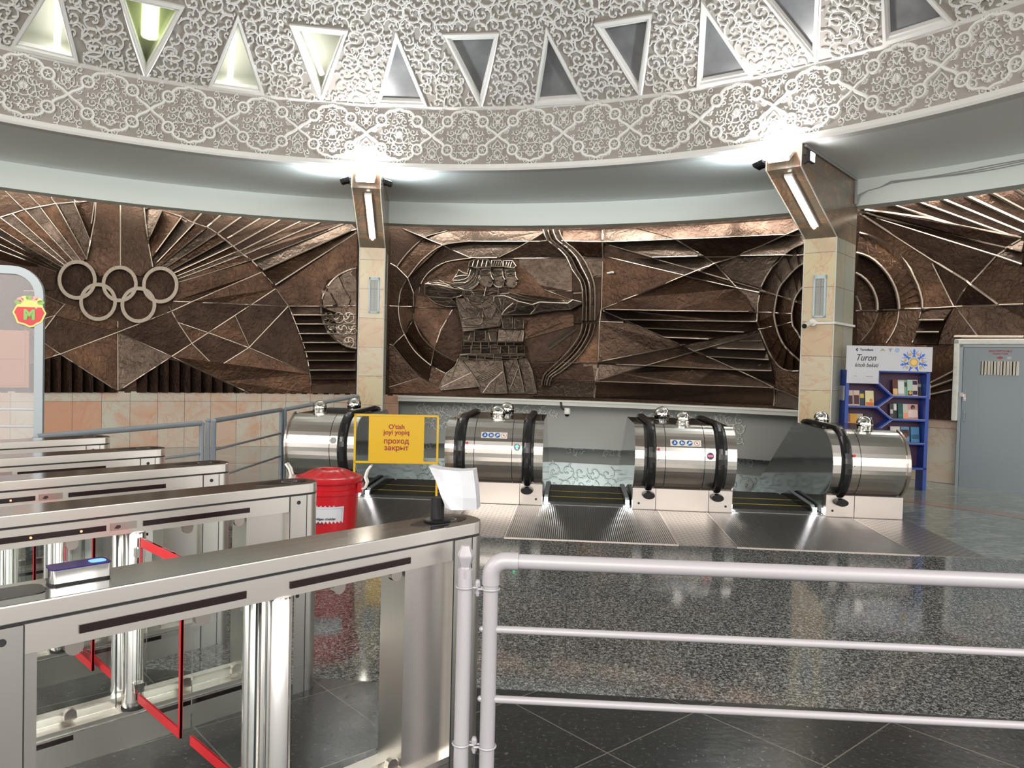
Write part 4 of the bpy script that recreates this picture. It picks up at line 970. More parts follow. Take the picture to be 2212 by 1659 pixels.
# hair: flowing locks and banded caps
for P, h in (([(885, 452), (895, 412), (950, 390), (1040, 393), (1068, 430), (1068, 455), (960, 460)], .21), ([(1072, 452), (1074, 402), (1145, 400), (1165, 420), (1166, 452)], .18), ([(1169, 452), (1168, 402), (1240, 402), (1270, 445), (1255, 462)], .15)):
    fs(P, (0, -1), h, .05)
    xs = [p[0] for p in P]; ys = [p[1] for p in P]
    for k in range(4): x = min(xs) + (max(xs) - min(xs)) * (k + 1) / 5; A.ridge([(x + 8, min(ys) + 8), (x + 2, (min(ys) + max(ys)) / 2), (x - 4, max(ys) - 6)], .009, b=FB)
    A.ridge([P[0]] + [p for p in P[1:5]], .013, b=FB)
for P in ([(885, 462), (930, 462), (905, 520), (860, 575), (770, 580), (752, 560), (790, 505), (800, 475), (840, 500), (868, 512)], [(930, 462), (968, 464), (960, 520), (935, 575), (880, 622), (780, 612), (752, 582), (862, 578), (908, 522)], [(968, 465), (990, 500), (985, 535), (955, 600), (905, 634), (850, 636), (800, 618), (882, 624), (938, 578)]): fs(P, (0, -1), .14, .06)
for P in (smooth_line([(955, 465), (935, 540), (860, 605), (762, 612)]), smooth_line([(905, 465), (880, 535), (820, 560), (756, 562)]), smooth_line([(978, 500), (950, 590), (890, 630)]), [(790, 503), (803, 476), (840, 500), (880, 508)], smooth_line([(770, 535), (820, 522), (875, 520)]), smooth_line([(752, 590), (820, 590), (890, 560), (930, 500)])): A.ridge(P, .013, b=FB)
# three heads in profile, one behind the other
for dx, h in ((205, .13), (100, .16), (0, .19)):
    k_ = {0: 1, 100: .95, 205: .93}[dx]
    X = lambda x: 965 + dx + (x - 965) * k_
    fs([(X(965), 462), (X(1064), 461), (X(1068), 490), (X(1066), 512), (X(1074), 532), (X(1090), 556), (X(1072), 562), (X(1070), 570), (X(1082), 578), (X(1074), 586), (X(1078), 594), (X(1068), 612), (X(1045), 618), (X(1008), 608), (X(975), 580), (X(958), 545)], (1, -.2), h, .05)
    fs([(X(978), 500), (X(1020), 492), (X(1056), 500), (X(1062), 516), (X(1024), 524), (X(988), 520)], (0, -1), h + .045, .02)
    for P, r in (([(X(980), 492), (X(1020), 482), (X(1066), 488)], .013), ([(X(992), 510), (X(1026), 504), (X(1056), 512)], .009), ([(X(994), 516), (X(1026), 520), (X(1056), 514)], .007), ([(X(1064), 484), (X(1070), 530), (X(1089), 556), (X(1070), 563)], .012), ([(X(1046), 577), (X(1080), 577)], .011), ([(X(1050), 590), (X(1076), 589)], .010), (smooth_line([(X(962), 548), (X(985), 588), (X(1020), 612), (X(1060), 614)]), .012)): A.ridge(P, r, b=FB)
A.flush(); FB.build('archers', MC, rootC, smooth=False)

# the sheets right of the bow, same relief, measured on another view
D = Mural('D'); D.b, D.e, D.S, D.q = A.b, A.e, A.S, A.q
for P, t, mi in (([(160, 130), (400, 122), (545, 150), (725, 213), (160, 234)], (0, -1), 3), ([(420, 120), (1690, 45), (1700, 130), (1600, 172), (730, 212)], (0, -1), 2), ([(165, 240), (728, 220), (948, 342), (548, 354), (330, 300)], (0, -1), 3), ([(205, 352), (540, 358), (905, 458), (785, 494), (500, 425)], (0, -1), 3), ([(560, 358), (948, 348), (1030, 400), (912, 458)], (0, -1), 3),
                 ([(735, 218), (1600, 178), (1210, 340), (955, 343)], (0, 1), 1), ([(1215, 338), (1600, 182), (1740, 180), (1740, 235), (1660, 270), (1580, 332)], (0, -1), 3), ([(955, 348), (1205, 343), (1038, 400)], (0, -1), 1), ([(1045, 400), (1210, 345), (1540, 342), (1470, 430), (1395, 590), (1160, 520)], (.5, -1), 3),
                 ([(918, 456), (1035, 405), (1160, 522), (1190, 575), (1040, 520)], (0, -1), 1), ([(800, 497), (912, 462), (1190, 580), (1210, 590)], (0, -1), 1), ([(1165, 530), (1392, 600), (1380, 625), (1205, 590)], (0, -1), 3),
                 ([(150, 360), (200, 352), (790, 498), (145, 748)], (.6, .6), 0), ([(165, 752), (800, 500), (1205, 592), (1270, 650), (1330, 760), (1340, 772)], (0, -1), 0), ([(1210, 595), (1380, 628), (1365, 700), (1345, 765), (1290, 660)], None, 3),
                 ([(145, 757), (1340, 777), (1362, 848), (325, 833)], (0, -1), 1), ([(330, 838), (1362, 853), (1366, 905), (1270, 932), (475, 898)], (0, -1), 1), ([(480, 903), (1260, 935), (990, 985), (640, 968)], (0, -1), 1), ([(645, 974), (985, 990), (790, 1030)], (0, -1), 1), ([(140, 760), (322, 836), (322, 855), (128, 850)], (0, -1), 1),
                 ([(125, 862), (330, 862), (440, 880), (640, 975), (775, 1028), (118, 1160)], (-.4, .4), 2), ([(118, 1168), (780, 1036), (880, 1078), (505, 1188)], (0, -1), 1), ([(795, 1030), (1270, 935), (1380, 918), (1385, 935), (885, 1076)], (0, -1), 3), ([(510, 1190), (885, 1082), (1205, 1218)], (0, -1), 2), ([(105, 1305), (505, 1195), (1210, 1225), (1495, 1355)], (0, -1), 2), ([(0, 1178), (110, 1172), (490, 1192), (105, 1300), (0, 1302)], None, 3),
                 ([(100, 1315), (1500, 1362), (1497, 1500), (92, 1440)], (0, 1), 2),
                 ([(1010, 1050), (1385, 940), (1400, 1000), (1430, 1068)], (0, -1), 3), ([(900, 1075), (1000, 1056), (1430, 1072), (1460, 1142), (985, 1118)], (0, -1), 3), ([(1000, 1124), (1462, 1148), (1482, 1228), (1210, 1222)], (0, -1), 3), ([(1215, 1228), (1485, 1234), (1498, 1340)], (0, 1), 3),
                 ([(1505, 1370), (1720, 1460), (1720, 1530), (1503, 1505)], (0, -1), 3), ([(1500, 1240), (1560, 1215), (1720, 1300), (1720, 1455), (1505, 1362)], None, 0)):
    if t: D.sheet(P, t, .012, .14, mi)
    else: D.sheet(P, None, .015, .08, mi)
# target rings, centre behind the right pillar
tc_ = (1790, 775)
o1 = smooth_line([(1740, 238), (1660, 272), (1580, 332), (1480, 430), (1400, 580), (1365, 700), (1365, 850), (1390, 940), (1450, 1080), (1500, 1160), (1560, 1215), (1640, 1232), (1722, 1226)], 2)
o2 = smooth_line([(1740, 395), (1690, 425), (1640, 470), (1560, 560), (1530, 620), (1515, 690), (1500, 800), (1520, 900), (1540, 960), (1570, 1020), (1600, 1060), (1650, 1110), (1722, 1172)], 2)
o3 = smooth_line([(1735, 575), (1710, 600), (1680, 640), (1660, 680), (1650, 720), (1640, 770), (1638, 800), (1640, 850), (1650, 890), (1680, 930), (1690, 950), (1705, 975), (1725, 1000)], 2)
for a, c, s in ((o1, o2, 1), (o2, o3, 1)):
    for i in range(0, len(a) - 2, 2): D.sheet([a[i], a[i + 2], c[i + 2], c[i]], (1, -.3) if i < 12 else (1, .3), .02, .12, 3 if i < 8 else 0)
D.sheet(o3 + [(1740, 800)], (1, 0), .02, .08, 1)
for P in (o1, o2, o3): D.ridge(P, .016, .14)
for P in ([(140, 752), (800, 496), (1035, 400)], [(200, 351), (800, 496), (1200, 590), (1385, 628)], [(160, 238), (548, 356), (915, 460), (1375, 597), (1720, 715)], [(548, 356), (950, 345), (1740, 335)], [(725, 215), (950, 345), (1035, 402), (1200, 582)], [(915, 460), (1035, 402), (1210, 340), (1600, 178), (1700, 130)], [(0, 234), (160, 237), (725, 216), (1740, 172)], [(140, 756), (1345, 775)], [(322, 835), (1365, 852)], [(475, 900), (1265, 933)], [(640, 972), (990, 987)], [(125, 852), (322, 858)], [(140, 756), (322, 836), (640, 972), (880, 1080), (1210, 1222), (1500, 1360)], [(115, 1165), (775, 1032)], [(500, 1190), (885, 1078), (1385, 937)], [(100, 1310), (500, 1190), (1210, 1223)], [(100, 1312), (1500, 1362)], [(0, 1172), (500, 1190)], [(1005, 1055), (1430, 1070)], [(985, 1120), (1462, 1146)], [(1210, 1225), (1482, 1231)], [(1500, 1362), (1497, 1502)], [(1500, 1366), (1720, 1458)], [(150, 135), (155, 350), (140, 752), (120, 1160), (95, 1440)], [(1365, 775), (1640, 790)], [(1385, 612), (1720, 700)], [(1372, 910), (1640, 855)], [(1225, 1000), (1400, 1000)]): D.ridge(P, .012, .125)
A.flush(); g = MB(); g.tube([on_wall(190, 470, 'D', .1), on_wall(232, 462, 'D', .22)], .02, 8); tag(g.build('mounting_peg', 'ledge_white', rootC), 'white peg')
A.b.build('copper_sheets', MC, rootC); tag(A.e.build('ridges', 'copper_highlight', rootC), 'raised edge lines, pale copper standing in for highlights')

# ---- right panel: arches and rays
A = Mural('R')
rootR = thing('relief_mural', wpol(RW, 44, 2.2), 'hammered copper wall relief with concentric arches and long rays, right of the right pillar', 'mural', 'copper relief murals on the curved wall')
a1 = smooth_line([(860, 738), (930, 755), (1000, 782), (1070, 820), (1130, 862), (1180, 910), (1222, 965), (1255, 1020), (1285, 1085), (1310, 1140), (1330, 1200), (1345, 1260), (1350, 1325)], 1)
a2 = smooth_line([(850, 900), (900, 912), (950, 932), (1000, 965), (1050, 1010), (1095, 1065), (1130, 1122), (1150, 1165), (1165, 1210), (1175, 1250), (1180, 1280), (1183, 1310), (1183, 1332)], 1)
a3 = smooth_line([(845, 1055), (885, 1075), (920, 1102), (950, 1135), (978, 1178), (990, 1205), (1000, 1230), (1006, 1250), (1010, 1270), (1012, 1290), (1013, 1310), (1013, 1325), (1013, 1340)], 1)
for a, c in ((a1, a2), (a2, a3)):
    for i in range(12): A.sheet([a[i], a[i + 1], c[i + 1], c[i]], (-1, -1), .02, .16, 0 if a is a1 else 1)
A.sheet(a3 + [(845, 1345)], (-1, -.5), .02, .12, 1)
for P in (a1, a2, a3): A.ridge(P, .022, .19)
A.ridge([(840, 1230), (865, 1280), (880, 1340)], .02, .19)
for P, t, mi in (([(840, 1348), (1005, 1348), (985, 1410), (945, 1490), (850, 1600), (835, 1600)], None, 2), ([(1008, 1346), (1165, 1336), (1155, 1420), (1120, 1510), (1065, 1590), (860, 1598), (950, 1490)], None, 0), ([(1168, 1336), (1340, 1328), (1330, 1430), (1300, 1530), (1275, 1600), (1070, 1598), (1130, 1500)], None, 2),
                 ([(862, 600), (1420, 942), (1590, 1305), (1355, 1318), (1340, 1210), (1225, 960), (1130, 855), (1000, 775), (862, 733)], None, 0), ([(1425, 940), (1718, 1135), (1592, 1300)], None, 1), ([(1722, 1140), (1940, 1290), (1600, 1305)], (0, 1), 0), ([(870, 590), (1930, 916), (1720, 1130), (1420, 935)], (0, 1), 1), ([(1932, 920), (2140, 990), (2140, 1290), (1950, 1290), (1724, 1135)], None, 0),
                 ([(1340, 1330), (1585, 1315), (1530, 1414), (1335, 1414)], (0, -1), 1), ([(1333, 1420), (1528, 1418), (1492, 1506), (1312, 1506)], (0, -1), 1), ([(1310, 1512), (1490, 1512), (1470, 1600), (1280, 1600)], (0, -1), 1), ([(1590, 1315), (1630, 1340), (1775, 1535), (1625, 1550), (1630, 1600), (1475, 1600), (1500, 1500)], None, 2), ([(1600, 1312), (1950, 1300), (2140, 1400), (2140, 1545), (1780, 1540), (1640, 1345)], None, 2),
                 ([(2100, 792), (2140, 800), (2140, 880), (2005, 850)], (0, -1), 3), ([(2000, 855), (2140, 888), (2140, 985), (1935, 912)], (0, -1), 3)):
    A.sheet(P, t, .02, .12 if t else .08, mi)
A.fan([((865, 548), (1100, 588)), ((1090, 512), (1655, 688)), ((1290, 488), (2060, 765)), ((1480, 466), (2140, 735)), ((1670, 441), (2140, 655)), ((1870, 416), (2140, 560)), ((2065, 390), (2140, 435))], mi=(2, 1), amp=.12, up=False)
A.sheet([(862, 555), (1100, 590), (1400, 630), (1660, 690), (2100, 768), (2000, 848), (1500, 738), (1000, 612)], (0, 1), .0, .16, 1); A.sheet([(866, 562), (1000, 614), (1500, 740), (1998, 850), (1930, 912), (1400, 760)], (0, 1), .0, .16, 1)
for P, r in (([(862, 562), (1100, 590), (1400, 630), (1660, 690), (2115, 770)], .024), ([(866, 568), (1000, 612), (1500, 740), (2000, 850), (2140, 884)], .018), ([(1000, 630), (1930, 915), (2140, 988)], .016), ([(862, 585), (1420, 940), (1700, 1112), (1940, 1290)], .02), ([(1090, 512), (1655, 690)], .016), ([(1290, 488), (2060, 765)], .018), ([(1480, 466), (2140, 735)], .022), ([(1670, 441), (2140, 655)], .026), ([(1870, 416), (2140, 560)], .024), ([(2065, 390), (2140, 435)], .02),
             ([(2110, 785), (1930, 912), (1720, 1135), (1595, 1300)], .013), ([(1722, 1137), (1940, 1290)], .012), ([(1425, 975), (1590, 1305)], .013), ([(840, 1345), (1340, 1325), (1590, 1310), (1950, 1295), (2140, 1290)], .013), ([(1335, 1417), (1530, 1415)], .014), ([(1310, 1509), (1492, 1509)], .014), ([(1630, 1342), (1778, 1536)], .013), ([(1600, 1545), (2140, 1548)], .03), (smooth_line([(1168, 1334), (1155, 1420), (1120, 1510), (1068, 1592)]), .012), (smooth_line([(1006, 1346), (985, 1410), (945, 1490), (860, 1595)]), .012), (smooth_line([(1342, 1328), (1328, 1430), (1280, 1590)]), .012)): A.ridge(P, r, .16)
# lower right, beside the door (measured on the shelf view, converted)
def RZ(x, y): X, Y = 1780 + x / 3.949, 700 + y / 3.949; return ((X - 1620) * 3.606, (Y - 300) * 3.606)
for P, t, mi in (([(905, 310), (1150, 130), (1165, 390), (905, 500)], None, 0), ([(905, 510), (1110, 405), (1118, 465), (905, 545)], (0, -1), 1), ([(905, 550), (1110, 478), (1105, 555), (905, 600)], (0, -1), 1), ([(905, 605), (1100, 565), (1108, 822), (905, 805)], (0, -1), 1), ([(1120, 400), (1165, 395), (1160, 822), (1112, 822)], None, 0), ([(300, 160), (620, 160), (880, 180), (900, 300), (900, 800), (300, 700)], None, 0)):
    A.sheet([RZ(*p) for p in P], t, .02, .10, mi)
for P in ([(905, 510), (1125, 395)], [(905, 548), (1105, 475)], [(905, 603), (1100, 562)]): A.ridge([RZ(*p) for p in P], .014, .13)
A.flush(); A.b.build('copper_sheets', MC, rootR); tag(A.e.build('ridges', 'copper_highlight', rootR), 'raised edge lines, pale copper standing in for highlights')

# ================================================================== ESCALATORS
NV, NZ = .21, .59            # centre of the round nose (v, z)
def nose(r, a0, a1, n):      # angles: 90 = top, 180 = front, 270 = underside
    return [(NV + r * cos(R_(a0 + (a1 - a0) * i / n)), NZ + r * sin(R_(a0 + (a1 - a0) * i / n))) for i in range(n + 1)]
VC = 1.38                     # crest, where the 30 degree slope begins
def body_profile(r, drop=0.0, vend=5.0):
    top = NZ + r; s = tan(R_(30))
    P = nose(r, 246, 90, 20)
    P += [(VC, top), (vend, top - (vend - VC) * s), (vend, top - 1.15 - (vend - VC) * s), (VC, -.3), (.11, -.3)]
    return P
def rail_path(r):
    s = tan(R_(30)); P = [(.06, NZ - r + .02), (NV - .02, NZ - r + .001)][:1] + nose(r, 262, 90, 22)
    P += [(VC - .5, NZ + r), (VC - .18, NZ + r), (VC, NZ + r - .02), (VC + .2, NZ + r - .10), (VC + .5, NZ + r - .10 - .3 * s), (5.0, NZ + r - .10 - (4.8 - VC) * s)]
    return P
def sweep(b, path, u0, u1, th, inn=.0):
    """rounded belt section (u0..u1 wide, th thick) along a path in the (v, z) plane"""
    n = len(path); sec = [(u0, -th * .35), (u0 + .012, 0.0), (u0 + .03, th * .12), (u1 - .03, th * .12), (u1 - .012, 0.0), (u1, -th * .35), (u1 - .006, -th), (u0 + .006, -th)]
    k = len(sec); rings = []
    for i, (v, z) in enumerate(path):
        a = path[max(i - 1, 0)]; c = path[min(i + 1, n - 1)]; dv, dz = c[0] - a[0], c[1] - a[1]; l = sqrt(dv * dv + dz * dz)
        nv, nz = -dz / l, dv / l
        rings.append([E_(u, v + nv * h, z + nz * h) for u, h in sec])
    for A_, B_ in zip(rings, rings[1:]):
        for j in range(k): b.quad(A_[j], A_[(j + 1) % k], B_[(j + 1) % k], B_[j])
    b.add(rings[0], (tuple(range(k)),)); b.add(rings[-1], (tuple(range(k))[::-1],))
def arcshell(b, u0, u1, r, a0=262, a1=96, th=.02, n=24):
    P = nose(r, a0, a1, n); Q = nose(r - th, a0, a1, n)
    for i in range(n):
        b.quad(E_(u0, *P[i]), E_(u1, *P[i]), E_(u1, *P[i + 1]), E_(u0, *P[i + 1])); b.quad(E_(u0, *Q[i]), E_(u0, *P[i]), E_(u0, *P[i + 1]), E_(u0, *Q[i + 1])); b.quad(E_(u1, *P[i]), E_(u1, *Q[i]), E_(u1, *Q[i + 1]), E_(u1, *P[i + 1]))
    for i in (0, n): b.quad(E_(u0, *P[i]), E_(u1, *P[i]), E_(u1, *Q[i]), E_(u0, *Q[i]))
def drumpt(u, ang, r): return E_(u, NV + r * cos(R_(ang)), NZ + r * sin(R_(ang)))
def housing(u0, u1, kind, label):
    root = thing('escalator_newel_housing', E_((u0 + u1) / 2, .3, 0), label, 'escalator', 'rounded steel newel housings at the head of the escalators')
    b = MB(); P = body_profile(.354)
    b.prism(P, lambda v, z: E_(u0 + .012, v, z), lambda v, z: E_(u1 - .012, v, z))
    b.build('side_panel', 'dark_glass', root, smooth=False)
    # base
    b = MB(); s = tan(R_(30))
    b.prism([(.03, 0), (.108, 0), (.108, .245), (.03, .245)], lambda v, z: E_(u0, v, z), lambda v, z: E_(u1, v, z))
    b.build('base_cabinet', 'panel_steel', root)
    W = u1 - u0
    if kind == 'double': rails = [(.13, .215), (W - .215, W - .13)]; bands = [(.0, .10), (.23, .325), (.332, W - .345), (W - .338, W - .23), (W - .10, W)]; ctr = 2
    elif kind == 'left': rails = [(.10, .19)]; bands = [(0, .085), (.20, .285), (.292, W - .06)]; ctr = 2    # rail on the lane side at left
    else: rails = [(W - .19, W - .10)]; bands = [(W - .085, W), (W - .285, W - .20), (.06, W - .292)]; ctr = 2
    sm = MB()
    for i, (a, c) in enumerate(bands):
        bb = MB(); arcshell(bb, u0 + a, u0 + c, .372 if not (kind == 'double' and i in (0, 4) or kind != 'double' and i == 0) else .366)
        bb.build('drum_cover' if i == ctr else 'drum_band', 'drum_steel', root, smooth=True)
    if kind != 'double':
        bb = MB(); ue = u0 + W - .055 if kind == 'left' else u0
        arcshell(bb, ue, ue + .055, .358); arcshell(bb, ue + .012, ue + .03, .385, th=.03); bb.build('end_trim', 'panel_steel', root, smooth=True)
    # groove liners and hand rails
    for (a, c) in rails:
        bb = MB(); arcshell(bb, u0 + a - .015, u0 + c + .015, .352); bb.build('rail_groove', 'black_plastic', root)
        bb = MB(); sweep(bb, rail_path(.408), u0 + a, u0 + c, .045); h = bb.build('handrail', 'black_rubber', root, smooth=True)
        bb = MB(); q = [(NV - .16, .21), (NV - .16, .10), (NV - .05, .08), (NV + .05, .1), (NV + .05, .25)]
        uc = (a + c) / 2
        F = frame_at(E_(u0 + uc, .02, .175), EU)
        pts = [Vector((.072 * cos(t), 0, .042 * sin(t))) for t in [2 * pi * i / 16 for i in range(16)]]
        bb.add([F @ p for p in pts] + [F @ (p * .92 + Vector((0, -.075, 0.0))) for p in pts], [tuple(range(16, 32))] + [(i, (i + 1) % 16, 16 + (i + 1) % 16, 16 + i) for i in range(16)])
        bb.build('rail_inlet', 'black_plastic', h, smooth=False)
    # deck
    bb = MB(); d0 = rails[0][1] + .01 if kind != 'right' else .03; d1 = (rails[1][0] - .01) if kind == 'double' else (W - .03 if kind == 'left' else rails[0][0] - .01)
    zt = NZ + .36
    bb.prism([(NV - .05, zt), (VC, zt), (VC + 1.5, zt - 1.5 * s), (VC + 1.5, zt - .03 - 1.5 * s), (VC, zt - .03), (NV - .05, zt - .03)], lambda v, z: E_(u0 + d0, v, z), lambda v, z: E_(u0 + d1, v, z))
    bb.build('deck', 'black_gloss', root)
    # seam lines, base screws, holes
    bb = MB()
    xs = [.255, W - .255] if kind == 'double' else ([.30] if kind == 'left' else [W - .30])
    for xx in xs: bb.box((-.0025, -.002, 0), (.0025, 0, .245), frame_at(E_(u0 + xx, .029, 0), EU))
    holes = [.07, W - .07] if kind == 'double' else ([.07] if kind == 'left' else [W - .07])
    bb.build('base_seam', 'seam', root)
    for xx in holes:
        bb = MB(); c_ = E_(u0 + xx, .03, .075); bb.tube([c_ + EV * .004, c_ - EV * .004], .013, 12); bb.build('base_hole', 'seam', root)
    bb = MB()
    for xx in ((.02, .235) if kind != 'right' else (W - .235, W - .02)) + ((W - .235, W - .02) if kind == 'double' else ()):
        for zz in (.02, .225): c_ = E_(u0 + xx, .03, zz); bb.tube([c_, c_ - EV * .003], .004, 6)
    bb.build('screws', 'tube_steel', root)
    # nameplate in relief on the lane-side plate
    # small button and key switch on the band
    if kind in ('double', 'left'):
        uu = u0 + (.25 if kind == 'double' else .215)
        for ang, mm, rr_, nm in ((163, 'red_button', .016, 'stop_button'), (180, 'chrome', .012, 'key_switch')):
            p, q_ = drumpt(uu, ang, .37), drumpt(uu, ang, .384)
            bb = MB(); bb.tube([p, q_], rr_, 12); bb.build(nm, mm, root, smooth=True)
            if nm == 'key_switch': bb = MB(); bb.tube([p, drumpt(uu, ang, .386)], .006, 8); bb.build('key_hole', 'seam', root)
    return root, W
def globe(u, v, r, label):
    r *= 1.13
    g = MB(); z0 = NZ + .361
    prof = [(r * .9, 0), (r * .92, .012), (r * .88, .016)] + [(r * cos(R_(a)), .03 + r * .45 + r * sin(R_(a))) for a in range(-25, 90, 8)] + [(0, .03 + r * 1.45)]
    g.lathe(prof, E_(u, v, z0), 24)
    tag(g.build('chrome_dome', 'chrome', smooth=True), label, 'chrome dome', 'chrome domes on the escalator decks')
def indicator(root, u, ang, kind):
    """round black display with a lit arrow or a no-entry bar"""
    p, q_ = drumpt(u, ang, .371), drumpt(u, ang, .376); nrm = (q_ - p).normalized()
    F = frame_at(q_, EU, nrm)   # x across, y up the drum, z out
    if F.to_3x3().col[1].z < 0: F = F @ Matrix.Rotation(pi, 4, 'Z')
    g = MB(); g.tube([p - nrm * .005, q_], .038, 24); d = g.build('display', 'black_gloss', root, smooth=True)
    if kind == 'arrow':
        g = MB(); P = [(-.009, -.024), (.009, -.024), (.009, .004), (.022, .004), (0, .027), (-.022, .004), (-.009, .004)]
        g.prism(P, lambda a, c: F @ Vector((a, c, .0005)), lambda a, c: F @ Vector((a, c, .002))); g.build('arrow_light', 'green_light', d)
    elif kind == 'bar':
        g = MB(); g.box((-.028, -.007, .0005), (.028, .007, .002), F); g.build('bar_light', 'red_light', d)
def safety_sticker(root, u0, u1, a0):
    """strip of four round pictograms, curved with the drum"""
    W = u1 - u0; Hh = .075; r = .3735
    def mp(x, y, h=0): return drumpt(u0 + x, a0 - math.degrees(y / r), r + h)   # y up
    g = MB(); n = 6
    for i in range(n):
        y0, y1 = -Hh / 2 + Hh * i / n, -Hh / 2 + Hh * (i + 1) / n
        g.quad(mp(0, y0), mp(W, y0), mp(W, y1), mp(0, y1))
    st = g.build('safety_label', mat('label_cream', (.70, .66, .58), .4), root)
    def disc_(cx, cy, rr, h, mm, nm, inner=None):
        g = MB(); n = 24
        if inner is None: g.add([mp(cx + rr * cos(2 * pi * i / n), cy + rr * sin(2 * pi * i / n), h) for i in range(n)], (tuple(range(n)),))
        else:
            for i in range(n):
                a, c = 2 * pi * i / n, 2 * pi * (i + 1) / n
                g.quad(mp(cx + rr * cos(a), cy + rr * sin(a), h), mp(cx + rr * cos(c), cy + rr * sin(c), h), mp(cx + inner * cos(c), cy + inner * sin(c), h), mp(cx + inner * cos(a), cy + inner * sin(a), h))
        return g.build(nm, mm, st)
    bl = M.get('pict_blue') or M.setdefault('pict_blue', mat('pict_blue', (.02, .10, .34), .4)); wh = M.get('pict_white') or M.setdefault('pict_white', mat('pict_white', (.75, .77, .8), .4)); rd = M.get('pict_red') or M.setdefault('pict_red', mat('pict_red', (.6, .08, .05), .4))
    xs = [W * (.14 + .242 * k) for k in range(4)]
    for k in range(3): disc_(xs[k], 0, .031, .001, bl, 'pictogram')
    disc_(xs[3], 0, .031, .0012, rd, 'pictogram', .0265); disc_(xs[3], 0, .026, .001, wh, 'pictogram')
    def bars(cx, B, mm):
        g = MB()
        for (x0, y0, x1, y1, w_) in B:
            l = sqrt((x1 - x0) ** 2 + (y1 - y0) ** 2); nx, ny = -(y1 - y0) / l * w_, (x1 - x0) / l * w_
            g.quad(*[mp(cx + a, c, .0018) for a, c in ((x0 + nx, y0 + ny), (x1 + nx, y1 + ny), (x1 - nx, y1 - ny), (x0 - nx, y0 - ny))])
        g.build('pictogram_sign', mm, st)
    bars(xs[0], [(0, .018, 0, .004, .004), (-.012, -.012, .012, -.006, .003), (0, .004, -.006, -.01, .003), (0, .008, .012, .0, .0025), (.006, .0, .008, -.012, .003)], wh)
    bars(xs[1], [(-.008, .016, -.008, -.012, .004), (-.016, -.012, .014, -.012, .003), (.014, -.012, .016, .006, .003), (-.008, .006, .002, .002, .0025), (.004, .012, .004, -.006, .003)], wh)
    bars(xs[2], [(-.024, -.016, .024, .006, .004), (0, .02, 0, -.002, .004), (-.012, .004, .0, .004, .003), (.0, .002, .014, .012, .003)], wh)
    bars(xs[3], [(-.018, .018, .018, -.018, .0022)], rd); bars(xs[3], [(-.004, .010, .004, -.010, .003), (-.010, -.004, .008, .004, .003)], M['ink'])

H1, W1 = housing(-2.56, -1.74, 'right', 'leftmost rounded steel escalator newel housing, beside the blue-grey railing')
H2, W2 = housing(-.72, .37, 'double', 'rounded steel escalator newel housing with the green arrow light')
H3, W3 = housing(1.375, 2.465, 'double', 'rounded steel escalator newel housing with the red bar light')
H4, W4 = housing(3.47, 4.28, 'left', 'rightmost rounded steel escalator newel housing, in front of the bookcase')
indicator(H1, -1.74 - .245, 166, 'dark'); indicator(H2, .37 - .285, 167, 'arrow'); indicator(H3, 2.465 - .285, 171, 'bar')
safety_sticker(H2, -.72 + .40, .37 - .40, 147); safety_sticker(H3, 1.375 + .38, 2.465 - .38, 150)
for u, v, r, l in ((-2.27, .22, .075, 'chrome dome on the leftmost newel housing, the nearer of its two'), (-2.07, .95, .08, 'chrome dome on the leftmost newel housing, the farther of its two'),
                   (-.17, .22, .078, 'chrome dome on the housing with the green arrow, the nearer of its two'), (-.12, .85, .08, 'chrome dome on the housing with the green arrow, the farther of its two'),
                   (1.92, .18, .075, 'chrome dome on the housing with the red bar, the nearer of its two'), (1.76, .80, .085, 'chrome dome on the housing with the red bar, the farther of its two'),
                   (3.90, .18, .08, 'chrome dome on the rightmost newel housing, the nearer of its two'), (3.68, .95, .08, 'chrome dome on the rightmost newel housing, the farther of its two')): globe(u, v, r, l)

